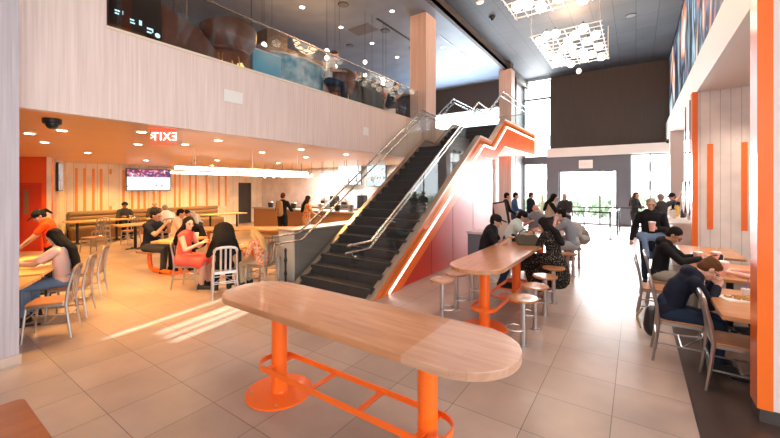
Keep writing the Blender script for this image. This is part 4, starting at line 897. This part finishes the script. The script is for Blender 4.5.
def person(label, loc, rz, top='black', bottom='darkdenim', skin='tan', hair='short', hairc='hairblack', hip=.58, lean=12, pitch=15, yaw=0, hl=(-.15, .38, .98), hr=(.15, .38, .98), fl=(-.12, .42, .0), fr=(.12, .42, .0),
           sleeve='short', s=1., det=0, cap=None, glasses=False, skirt=0, build=1., shoe='shoe', hood=False, nl=None, nr=None, curl=.5, group=None, extra=None, side=0, hairpts=None, beard=False, knee=(0, .6, 1), cat='person', shorts=False, capy=0):
    P = thing('person', label, 'person', loc, R(rz), group); P.scale = (s, s, s)
    q1 = Matrix.Rotation(R(side), 3, 'Y') @ Matrix.Rotation(-R(lean*.55), 3, 'X'); q2 = Matrix.Rotation(R(side), 3, 'Y') @ Matrix.Rotation(-R(lean*1.25), 3, 'X')
    H0 = V((0, 0, hip)); C = H0+q1 @ V((0, 0, .27)); T = C+q2 @ V((0, 0, .21))
    X2 = q2 @ V((1, 0, 0)); Y2 = q2 @ V((0, 1, 0)); Z2 = q2 @ V((0, 0, 1))
    qh = Matrix.Rotation(R(-yaw), 3, 'Z') @ Matrix.Rotation(-R(lean*.6+pitch), 3, 'X')
    N = T+Z2*.035; HC = N+(Z2*.4+(qh @ V((0, 0, 1)))*.6).normalized()*.145+qh @ V((0, .022, 0))
    sw = .165*build
    SH = [T+X2*(-sw)-Z2*.03, T+X2*sw-Z2*.03]; HP = [H0+V((-.085*build, 0, -.01)), H0+V((.085*build, 0, -.01))]
    el = []; wr = []
    for k, h in enumerate((hl, hr)):
        e, w = ik(SH[k], h, .285, .25, V(((-1 if k == 0 else 1)*.55, -.35, -.8))); el.append(e); wr.append(w)
    kn = []; an = []
    for k, f_ in enumerate((fl, fr)):
        e, w = ik(HP[k], (f_[0], f_[1], f_[2]+.085), .43, .41, V(knee)); kn.append(e); an.append(w)
    bw = build
    def torso(b, g):
        b.rc(H0+V((-.06*bw, 0, 0)), H0+V((.06*bw, 0, 0)), .105*bw+g, .105*bw+g, .95, (0, 1, 0))
        b.rc(H0+V((0, .01, .02)), C, .135*bw+g, .135*bw+g, .74, X2); b.rc(C-Z2*.02, T-Z2*.075, .135*bw+g, .155*bw+g, .66, X2)
        for k in (0, 1): b.rc(T-Z2*.045, SH[k], .065+g*.6, .055+g*.7, .9, Z2)
    def arm(b, k, g, frac):
        S, E, W = SH[k], el[k], wr[k]
        if frac <= 1: b.rc(S, S.lerp(E, frac), .054+g, .046+g*1.3); return
        b.rc(S, E, .054+g, .041+g); b.rc(E, E.lerp(W, frac-1), .041+g, .029+g)
    def leg(b, k, g, frac):
        A, K, F = HP[k], kn[k], an[k]
        if frac <= 1: b.rc(A, A.lerp(K, frac), .083*bw+g, .07*bw+g*1.2); return
        b.rc(A, K, .083*bw+g, .056+g); b.rc(K, K.lerp(F, .35), .054+g, .055+g); b.rc(K.lerp(F, .35), K.lerp(F, frac-1), .055+g, .036+g*1.4)
    vs = .0065 if det else .0125
    b = MB(); torso(b, 0)
    for k in (0, 1):
        arm(b, k, 0, 2); leg(b, k, 0, 2)
        fd = V((0, 1, 0)); b.rc(an[k]+V((0, -.03, -.045)), an[k]+V((0, .13, -.055)), .035, .03, .9)
        fa = (wr[k]-el[k]).normalized(); nn = (nl, nr)[k] or (0, 0, 1)
        hd = fa if not extra or 'hd' not in extra else (fa+V(extra['hd'][k])).normalized()
        hand(b, wr[k], hd, nn, (1 if k == 0 else -1)*1, det, curl)
    b.rc(T-Z2*.03, HC-qh @ V((0, .02, .06)), .056, .052)
    b.ell(HC+qh @ V((0, -.008, .022)), (.076, .094, .092), qh, 16); b.ell(HC+qh @ V((0, .014, -.045)), (.058, .070, .070), qh, 14)
    b.rc(HC+qh @ V((0, .086, .008)), HC+qh @ V((0, .104, -.022)), .011, .016, 1, None, 8); b.ell(HC+qh @ V((0, .074, -.085)), (.026, .02, .018), qh, 8)
    for sx in (-1, 1): b.ell(HC+qh @ V((sx*.078, -.008, -.005)), (.010, .020, .032), qh, 8); b.ell(HC+qh @ V((sx*.040, .066, -.018)), (.022, .018, .022), qh, 8)
    b.ell(HC+qh @ V((0, .072, .032)), (.05, .02, .014), qh, 10); b.ell(HC+qh @ V((0, .082, -.052)), (.024, .012, .008), qh, 8)
    b.build('body', SK[skin], P, remesh=vs, sm=3 if det else 2)
    for sx in (-1, 1): MB().ell(HC+qh @ V((sx*.031, .083, .008)), (.012, .006, .007), qh, 8).build('eye', EYE, P, smooth=True)
    m_ = MB().ell(HC+qh @ V((0, .093, -.052)), (.022, .006, .006), qh, 8).build('mouth', LIP, P, smooth=True)
    e = MB()
    for sx in (-1, 1): e.rc(HC+qh @ V((sx*.018, .090, .030)), HC+qh @ V((sx*.046, .080, .030)), .0045, .0035, 1, None, 6, 2)
    e.build('eyebrow', CL[hairc], P, smooth=True)
    # hair
    h = MB(); hy = 0
    if hair == 'bald': pass
    else:
        h.ell(HC+qh @ V((0, -.024, .040)), (.086, .098, .092), qh, 16); h.ell(HC+qh @ V((0, -.045, -.005)), (.080, .070, .085), qh, 14)
        if hair in ('long', 'curly'):
            r_ = .085 if hair == 'long' else .19
            for sx in (-1, 1): h.rc(HC+qh @ V((sx*.055, -.02, .02)), HC+qh @ V((sx*.075, -.03, -.16)), .045 if hair == 'long' else .11, .045 if hair == 'long' else .14, 1)
            hp = (hairpts if hairpts != 'long' else None) or [HC+qh @ V((0, -.05, 0)), T-Y2*.13-Z2*.02, C-Y2*.155+V((0, 0, .02))]
            if hairpts == 'long': hp.append(C-Y2*.16-Z2*.14)
            hp = [V(p) for p in hp]
            for a, c in zip(hp, hp[1:]): h.rc(a, c, r_, r_*1.05, .55, X2)
        if hair == 'bun': h.ell(HC+qh @ V((0, -.10, .085)), (.04, .04, .04), qh, 10)
        if hair == 'pony': h.ell(HC+qh @ V((0, -.135, .03)), (.035, .05, .035), qh, 10); h.rc(HC+qh @ V((0, -.15, .02)), HC+qh @ V((0, -.17, -.08)), .03, .02)
        if hair == 'wavy':
            for a in range(0, 360, 40): h.ell(HC+qh @ V((.055*math.cos(R(a)), -.02+.065*math.sin(R(a)), .085)), (.035, .035, .03), qh, 8)
        h.build('hair', CL[hairc], P, remesh=.011 if det else .014, sm=3)
    if hair == 'bald' and hairc == 'hairgrey': MB().rc(HC+qh @ V((-.06, -.06, -.01)), HC+qh @ V((.06, -.06, -.01)), .04, .04, .8).build('hair', CL[hairc], P, remesh=.013)
    if beard: MB().rc(HC+qh @ V((-.03, .052, -.078)), HC+qh @ V((.03, .052, -.078)), .032, .032, .9).build('beard', CL['hairgrey'], P, remesh=.012)
    if cap:
        qc = qh @ Matrix.Rotation(R(180*capy), 3, 'Z')
        c_ = MB().ell(HC+qh @ V((0, -.012, .050)), (.092, .108, .085), qh, 18).rc(HC+qh @ V((-.085, -.01, .045)), HC+qh @ V((.085, -.01, .045)), .03, .03, 1).build('cap', CL[cap], P, remesh=.01, sm=3)
        MB().ell(HC+qh @ V((0, 0, .048))+qc @ V((0, .125, 0)), (.072, .075, .010), qh @ Matrix.Rotation(R(-8), 3, 'X'), 16).build('cap_brim', CL[cap], c_, smooth=True)
    if glasses:
        g = MB()
        for sx in (-1, 1):
            g.tube([HC+qh @ V((sx*.033+.024*math.cos(R(a)), .098, .006+.019*math.sin(R(a)))) for a in range(0, 360, 30)], .0028, 6, closed=True)
            g.tube([HC+qh @ V((sx*.057, .097, .010)), HC+qh @ V((sx*.080, .0, .012))], .0028, 6)
        g.tube([HC+qh @ V((-.010, .099, .010)), HC+qh @ V((.010, .099, .010))], .0028, 6)
        g.build('glasses', GL, P, smooth=True)
    # clothes
    b = MB(); torso(b, .014)
    fa = {'none': 0, 'short': .62, 'long': 1.93, 'three': 1.45}[sleeve]
    if fa:
        for k in (0, 1): arm(b, k, .013, fa)
    if hood: b.rc(T-Y2*.075+X2*-.07+Z2*.03, T-Y2*.075+X2*.07+Z2*.03, .065, .065, .9); b.rc(T-Y2*.07, N+Z2*.01-Y2*.05, .075, .06); b.rc(T+Y2*.02+X2*-.06+Z2*.01, T+Y2*.02+X2*.06+Z2*.01, .045, .045)
    if hip > .8: b.rc(H0+V((0, 0, .03)), H0+V((0, 0, -.09)), .155*bw, .165*bw, .75)
    if skirt:
        for k in (0, 1):
            if hip > .8: pass
            b.rc(HP[k], HP[k].lerp(kn[k], .85), .125, .12); 
            if skirt > 1: b.rc(kn[k], kn[k].lerp(an[k], .75)+V((0, -.02, 0)), .12, .15); b.rc(H0+V((0, .05, -.03)), H0+V(((-.12, .12)[k], .25, -.32)), .16, .19)
    if extra and 'drape' in extra:
        for a, c, r1, r2 in extra['drape']: b.rc(a, c, r1, r2)
    b.build('dress' if skirt else ('hoodie' if hood else 'shirt'), CL[top], P, remesh=.0105 if det else .014, sm=4)
    if not skirt:
        b = MB(); b.rc(H0+V((-.06*bw, 0, -.01)), H0+V((.06*bw, 0, -.01)), .108*bw+.01, .108*bw+.01, .95, (0, 1, 0)); b.rc(H0, H0+V((0, 0, .07)), .14*bw, .135*bw, .78)
        for k in (0, 1): leg(b, k, .016, .95 if shorts else 1.93)
        b.build('shorts' if shorts else 'trousers', CL[bottom], P, remesh=.0115 if det else .015, sm=4)
    for k in (0, 1):
        MB().rc(an[k]+V((0, -.035, -.042)), an[k]+V((0, .15, -.052)), .046, .040, .9).rc(an[k]+V((0, -.03, -.01)), an[k]+V((0, .0, -.02)), .044, .044).box(tuple(an[k]+V((0, .055, -.078))), (.085, .27, .014)).build('shoe', CL[shoe], P, remesh=.012)
    return P, dict(HC=HC, qh=qh, wr=wr, el=el, T=T, C=C, N=N, H0=H0)

def hip_of(seat): return seat+.095
ST, CHH = hip_of(.59), hip_of(.46)
def stool_p(*a, **k):
    k.setdefault('hip', ST); k.setdefault('hl', (-.14, .40, 1.0)); k.setdefault('hr', (.14, .40, 1.0)); k.setdefault('fl', (-.12, .30, .14)); k.setdefault('fr', (.12, .30, .14)); return person(*a, **k)
def chair_p(*a, **k):
    k.setdefault('hip', CHH); k.setdefault('hl', (-.14, .36, .82)); k.setdefault('hr', (.14, .36, .82)); k.setdefault('fl', (-.12, .40, 0)); k.setdefault('fr', (.12, .40, 0)); return person(*a, **k)
def stand_p(*a, **k):
    k.setdefault('hip', .93); k.setdefault('lean', 2); k.setdefault('hl', (-.25, .08, .82)); k.setdefault('hr', (.25, .08, .82)); k.setdefault('fl', (-.10, .02, 0)); k.setdefault('fr', (.10, .02, 0)); k.setdefault('knee', (0, 1, 0)); return person(*a, **k)

# bar tables (facing +X from the left side: rz=-90; facing -X: rz=90)
stool_p('seated man in a black polo and black cap with forearms on the oak bar table', (-2.26, 6.32, 0), -78, top='black', cap='black', skin='tan', lean=17, pitch=6, hl=(-.02, .40, 1.00), hr=(.10, .42, 1.0), det=1, build=1.22, s=.98)
stool_p('seated man in a white t-shirt and black cap leaning on the further bar table', (-2.28, 7.82, 0), -75, top='mintwhite', cap='black', skin='tan', lean=26, pitch=12, hl=(-.10, .55, 1.0), hr=(.12, .55, 1.0), build=1.15, det=1)
stool_p('grey bearded man in a grey shirt facing us at the end of the far table', (-2.22, 10.1, 0), 195, top='grey', hair='bald', hairc='hairgrey', beard=True, skin='pink', lean=12, pitch=8, build=1.15, sleeve='short', hl=(-.15, .38, 1.0), hr=(.15, .38, 1.0))
Tw, d = stool_p('woman with long black hair in a speckled black dress seated at the bar table', (-1.14, 6.62, 0), 72, top='floralblack', hair='long', skin='tan', lean=16, pitch=26, skirt=2, sleeve='three', det=1, hl=(-.10, .38, 1.0), hr=(.10, .36, 1.0), build=1.06, extra={'drape': [((0, -.02, .62), (0, -.05, .38), .19, .21), ((0, .1, .5), (0, .2, .28), .19, .2), ((-.1, .1, .5), (-.12, .26, .24), .15, .17)]}, s=.96)
stool_p('woman in a grey t-shirt with dark bun, elbows on the further bar table', (-1.10, 8.5, 0), 88, top='grey', bottom='lightgrey', hair='bun', skin='pink', lean=22, pitch=5, hl=(-.08, .34, 1.16), hr=(.08, .34, 1.16), curl=1.2, shorts=True, build=1.1, shoe='shoewhite')
stool_p('person in a grey top bending far forward behind the woman with the bun', (-1.02, 9.55, 0), 80, top='lightgrey', bottom='khaki', skin='tan', lean=58, pitch=10, hl=(-.12, .55, 1.0), hr=(.12, .55, 1.0), build=1.15)
P_, d = stand_p('standing woman with long black hair and beige vest at the far table', (-2.15, 11.6, 0), -75, top='black', bottom='charcoal', hair='long', skin='light', sleeve='long', lean=8, pitch=18, hl=(-.10, .42, 1.12), hr=(.12, .42, 1.10))
MB().rc(d['H0']+V((0, 0, .12)), d['T']+V((0, 0, -.08)), .168, .178, .72).build('vest', CL['beige'], P_, remesh=.014)
stand_p('bald man in dark clothes standing behind the woman with the beige vest', (-1.9, 12.9, 0), 160, top='charcoal', bottom='charcoal', hair='bald', skin='pink', sleeve='long', pitch=15, hl=(-.12, .35, 1.1), hr=(.12, .35, 1.1))
for i, (x, y, rz, tp, lb, hc, sk) in enumerate([(-3.65, 12.2, -60, 'black', 'man in a dark top standing leftmost of the trio beyond the tables', 'hairblack', 'tan'), (-3.55, 12.9, -70, 'blue', 'man in a blue grey jacket standing in the middle of the trio', 'hairblack', 'tan'), (-3.3, 14.1, -50, 'navy', 'man in a navy shirt standing rightmost of the trio by the pillar', 'hairbrown', 'light')]):
    stand_p(lb, (x, y, 0), rz, top=tp, bottom='charcoal', hairc=hc, skin=sk, sleeve='long' if i < 2 else 'short', hl=(-.18, .3, 1.05), hr=(.18, .3, 1.0), pitch=12)
# standing man with a cup
P_, d = stand_p('man in a black long sleeved sweater walking towards us holding a pink cup', (.24, 8.6, 0), 176, top='black', bottom='darkdenim', hair='short', hairc='hairgrey', skin='tan', sleeve='long', det=1, build=1.12, s=.985, pitch=10, yaw=-6, hl=(-.10, .24, 1.14), hr=(.34, .05, .80), nl=(-.9, .4, .2), curl=1.1, fl=(-.10, .12, 0), fr=(.10, -.12, 0))
b = MB(); b.rc(d['H0']+V((-.1, .02, .02)), d['H0']+V((.1, .02, .02)), .145, .145, .8, (0, 1, 0)); b.rc(d['H0']+V((-.12, .1, 0)), d['H0']+V((-.14, .13, -.4)), .06, .05); b.rc(d['H0']+V((.1, .12, 0)), d['H0']+V((.06, .15, -.35)), .055, .05); b.rc(d['H0']+V((-.06, -.1, 0)), d['H0']+V((0, -.14, -.35)), .12, .11)
b.build('tied_jacket', CL['paledenim'], P_, remesh=.013)
w = Matrix.Rotation(R(176), 3, 'Z') @ (d['wr'][0]*.985)+V((.24, 8.6, 0)); w2 = w+Matrix.Rotation(R(176), 3, 'Z') @ V((.07, .05, -.02))
cup(w2.x, w2.y, w2.z-.03, 'pink cup held by the walking man in black', s=1.25, straw=False)
stand_p('woman in dark clothes standing by the bright glass behind the walking man', (-.05, 16.5, 0), -120, top='charcoal', bottom='charcoal', hair='long', hairc='hairbrown', skin='light', sleeve='long', hl=(-.1, .3, 1.15), hr=(.1, .3, 1.15))
stand_p('man in a dark shirt with one arm raised, partly behind the walking man', (.62, 13.2, 0), 20, top='charcoal', bottom='charcoal', hairc='hairgrey', skin='tan', sleeve='short', hr=(.55, .1, 1.72), hl=(-.22, .1, .85))
stand_p('barista in a black cap and dark shirt behind the coffee counter', (1.0, 14.7, 0), 130, top='black', bottom='charcoal', cap='black', skin='tan', sleeve='short', hl=(-.1, .38, 1.08), hr=(.1, .38, 1.08), pitch=15)
# right tables
chair_p('short haired person with glasses in a navy hoodie eating at the nearest right table', (.30, 5.05, 0), -85, top='navy', bottom='darkdenim', hair='wavy', hairc='hairbrown', skin='light', glasses=True, hood=True, sleeve='long', det=1, s=.95, lean=33, pitch=34, hl=(-.05, .42, .92), hr=(.02, .43, .89), curl=1.3, build=1.1, nl=(-.6, .3, .7), nr=(.6, .3, .7), hip=CHH, yaw=-10)
P_, d = chair_p('young man with glasses in a black hoodie looking down at his phone', (.29, 6.98, 0), -97, top='black', bottom='khaki', hair='short', skin='tan', glasses=True, hood=True, sleeve='long', det=1, lean=13, pitch=36, hl=(-.05, .50, .88), hr=(.09, .50, .86), curl=.9, yaw=8, build=1.0)
q = Matrix.Rotation(R(-97), 3, 'Z'); c_ = q @ V((.02, .61, .905))+V((.29, 6.98, 0))
ph = tag(MB().box((0, 0, 0), (.075, .15, .009)).build('mobile_phone', M['black'], bevel=.003, loc=c_), 'dark phone in the hands of the young man in the black hoodie', 'phone'); ph.rotation_euler = (R(15), 0, R(-97))
chair_p('person mostly behind the orange wall edge resting bare forearms on the second right table', (1.66, 6.35, 0), 92, top='coral', bottom='darkdenim', skin='pink', hair='short', lean=30, pitch=10, sleeve='short', hl=(-.10, .62, .80), hr=(.14, .62, .80), det=1, build=1.1, hip=CHH)
# left tables
chair_p('girl with very long black hair in a pale pink t-shirt and ripped jeans', (-6.92, 1.60, 0), 142, top='pink', bottom='paledenim', hair='long', skin='tan', lean=5, pitch=30, det=1, s=.98, hl=(-.16, .50, .84), hr=(.10, .50, .84), hairpts='long', shoe='shoe', sleeve='short')
stand_p('man in an orange t-shirt and black cap with a small ponytail at the left', (-8.68, 1.86, 0), 160, top='orange', bottom='black', cap='black', hair='pony', skin='tan', lean=14, pitch=32, yaw=-15, hl=(-.15, .50, .90), hr=(.15, .50, .90), sleeve='short', det=1, build=1.15, s=.90)
chair_p('woman in a coral red sleeveless dress seated facing right', (-7.04, 3.34, 0), -55, top='coral', skirt=1, skin='light', hair='long', lean=8, pitch=4, yaw=30, sleeve='none', det=1, hl=(-.10, .34, .86), hr=(.10, .36, .84), build=1.02)
chair_p('man in a navy t-shirt on the orange framed bench', (-9.0, 3.55, 0), -62, top='navy', bottom='charcoal', skin='tan', lean=10, pitch=14, yaw=0, hl=(-.06, .38, 1.02), hr=(.06, .38, 1.0), curl=1.2, build=1.15, s=1.05)
chair_p('woman with big curly black hair seen from behind on the silver chair', (-6.0, 3.54, 0), 64, s=.93, top='black', bottom='black', hair='curly', skin='brown', lean=10, pitch=14, sleeve='long', det=1, build=1.0)
chair_p('person in a bright floral top and pale headscarf at the small table', (-5.88, 4.2, 0), 105, s=.86, top='floral', bottom='beige', hair='long', hairc='hairblond', skin='light', lean=14, pitch=15, sleeve='long')
chair_p('person in black with bowed head behind the red dress woman', (-8.72, 4.5, 0), -150, top='black', bottom='black', skin='brown', lean=34, pitch=20, sleeve='long')
chair_p('dark haired person in a pale top seated at the near end of the communal table', (-9.95, 4.5, 0), -30, top='pink', bottom='charcoal', skin='tan', lean=10)
stand_p('man standing at the kitchen counter with a tan backpack on his back', (-9.75, 7.8, 0), 25, top='black', bottom='black', hairc='hairbrown', skin='tan', sleeve='long', hl=(-.2, .35, 1.08), hr=(.2, .35, 1.08))
Pb = thing('backpack', 'tan backpack worn by the man at the kitchen counter', 'bag', (-9.67, 7.63, 1.0), R(25)); MB().rc((0, -.02, .05), (0, -.02, .36), .13, .11, .6, (1, 0, 0)).build('body', mat('tan_canvas', (.40, .24, .10), .7), Pb, remesh=.014); MB().rc((0, -.10, .06), (0, -.10, .18), .07, .065, .5, (1, 0, 0)).build('pocket', mat('tan_canvas_dark', (.33, .19, .08), .7), Pb, remesh=.014)
stand_p('woman in a patterned red and yellow top standing at the kitchen counter', (-8.75, 7.95, 0), -20, top='stripe', bottom='beige', hair='long', skin='tan', sleeve='short', hl=(-.2, .32, 1.05), hr=(.2, .32, 1.05), s=.95)
chair_p('person in a beret and pale scarf on the banquette facing the room', (-15.75, 5.35, 0), -95, top='charcoal', bottom='black', cap='black', skin='brown', sleeve='long', lean=6, pitch=5, hip=.57)
chair_p('bald man in grey on the banquette facing the room', (-15.75, 6.35, 0), -100, top='charcoal', bottom='black', hair='bald', skin='tan', sleeve='long', lean=8, pitch=10, hip=.57)
chair_p('man in a white shirt seen from behind at the banquette table', (-12.75, 5.55, 0), 90, top='white', bottom='black', hairc='hairgrey', skin='light', lean=16, pitch=15, build=1.2)
chair_p('person in a white and grey hoodie bent over at the banquette table', (-13.4, 6.9, 0), -165, top='lightgrey', bottom='charcoal', skin='tan', lean=50, pitch=30, hood=True, sleeve='long')
# mezzanine people
for (x, y, z, rz, tp, lb, kw) in [(-6.4, 6.55, MF, -60, 'white', 'man in a white t-shirt seated on the mezzanine facing left', dict(hip=.62, hairc='hairbrown', skin='pink')), (-6.45, 8.75, MF, 60, 'coral', 'person in a coral top and black hat bending at the mezzanine table', dict(hip=.58, lean=30, cap='black', skin='tan')), (-6.3, 9.1, MF, -40, 'floralblack', 'person in a patterned dark top with arms on the mezzanine table', dict(hip=.50, lean=20, skin='tan', hair='short'))]:
    chair_p(lb, (x, y, z), rz, top=tp, **kw)
# ------------------------------------------------------------------ light
W = bpy.data.worlds.new('World'); SC.world = W; W.use_nodes = True
nt = W.node_tree; bg = nt.nodes['Background']
sky = nt.nodes.new('ShaderNodeTexSky'); sky.sky_type = 'HOSEK_WILKIE' if False else 'PREETHAM'
bg.inputs['Color'].default_value = (.93, .97, 1, 1); bg.inputs['Strength'].default_value = 5
def area(name, loc, rot, sx, sy, power, col=(1, 1, 1), spread=180):
    l = bpy.data.lights.new(name, 'AREA'); l.shape = 'RECTANGLE'; l.size = sx; l.size_y = sy; l.energy = power; l.color = col; l.spread = R(spread)
    o = bpy.data.objects.new(name, l); COL.objects.link(o); o.location = loc; o.rotation_euler = rot; return o
def spot(name, loc, power, col, ang=120, blend=.8, r=.08):
    l = bpy.data.lights.new(name, 'SPOT'); l.energy = power; l.color = col; l.spot_size = R(ang); l.spot_blend = blend; l.shadow_soft_size = r
    o = bpy.data.objects.new(name, l); COL.objects.link(o); o.location = loc; return o
WARM = (1, .55, .17)
for i, (x, y) in enumerate([(-8.33, 1.49), (-9.73, 1.96), (-7.2, 1.9), (-6.6, 3.0), (-8.58, 3.5), (-7.92, 5.69), (-6.6, 6.6), (-11.5, 6.53), (-8.15, 8.2), (-11.8, 3.2), (-13.8, 5.2), (-14.5, 8.4), (-11.0, 9.6), (-15.8, 5.0), (-15.8, 8.0), (-13.0, 2.4), (-15.4, 6.4), (-15.4, 9.6)]):  # last few lack a fitting, added to brighten red and back walls
    spot('downlight_and_fill_lamp', (x, y, LC-.03), 240, WARM)
area('kitchen_lamp', (-9.8, 11.0, 2.75), (0, 0, 0), 5, 1.2, 260, (1, .9, .8))
# added fill light behind the camera, then daylight at the front windows
area('rear_fill_light', (-1.2, -5.0, 4.2), (R(82), 0, 0), 7.5, 5.5, 260, (1, .95, .92))
area('front_window_daylight', (-1.8, 20.4, 1.7), (R(-90), 0, 0), 6.5, 3.0, 700, (.95, .98, 1))
area('high_window_daylight', (-4.4, 20.3, 5.6), (R(-90), 0, R(-8)), 1.3, 4.0, 160, (.95, .98, 1))
area('right_street_daylight', (.95, 17, 2.0), (R(90), 0, R(70)), 4, 2.4, 150, (.95, .98, 1)) if False else None
area('mezzanine_window_daylight', (-7.6, 18.2, 5.6), (R(-90), 0, 0), 4.2, .9, 320, (.72, .85, 1))
# chandeliers and upstairs lamps
for (x, y) in [(-1.8, 13.5), (-1.8, 8.7)]:
    l = bpy.data.lights.new('chandelier_lamp', 'POINT'); l.energy = 230; l.color = (1, .58, .32); l.shadow_soft_size = .5; o = bpy.data.objects.new('chandelier_lamp', l); COL.objects.link(o); o.location = (x, y, 7.1)
for (x, y, p) in [(-7.6, 3.6, 110), (-7.9, 7.4, 80), (-8, 13, 10)]:
    l = bpy.data.lights.new('lounge_lamp', 'POINT'); l.energy = p; l.color = (1, .48, .2); l.shadow_soft_size = .4; o = bpy.data.objects.new('lounge_lamp', l); COL.objects.link(o); o.location = (x, y, 5.8)
for (x, y) in [(2.2, 5.4), (1.9, 7.6), (1.9, 9.4), (1.8, 13)]: spot('right_downlight_lamp', (x, y, 4.0), 150, (1, .80, .66))
for (x, y) in [(-1.5, 1.5), (-3.2, 2.6), (0, 4), (-1.6, 5.5)]: spot('hall_downlight_lamp', (x, y, CZ-.1), 170, (1, .80, .68), 80)
s = bpy.data.lights.new('sun', 'SUN'); s.energy = 10; s.angle = R(.6); s.color = (1, .93, .85); so = bpy.data.objects.new('sun', s); COL.objects.link(so)
d = V((-.17, 1, -.54)).normalized(); so.rotation_euler = d.to_track_quat('-Z', 'Y').to_euler()
# ------------------------------------------------------------------ camera
cam = bpy.data.cameras.new('camera'); co = bpy.data.objects.new('camera', cam); COL.objects.link(co)
cam.sensor_width = 36; cam.lens = 36*357/780; cam.shift_y = -(219-187)/780; cam.clip_end = 300; cam.clip_start = .05
co.location = (0, 0, 1.9); co.rotation_euler = (R(90), 0, _th); SC.camera = co
SC.view_settings.view_transform = 'Standard'; SC.view_settings.look = 'None'; SC.view_settings.gamma = 1; SC.view_settings.exposure = .66; SC.view_settings.use_curve_mapping = False
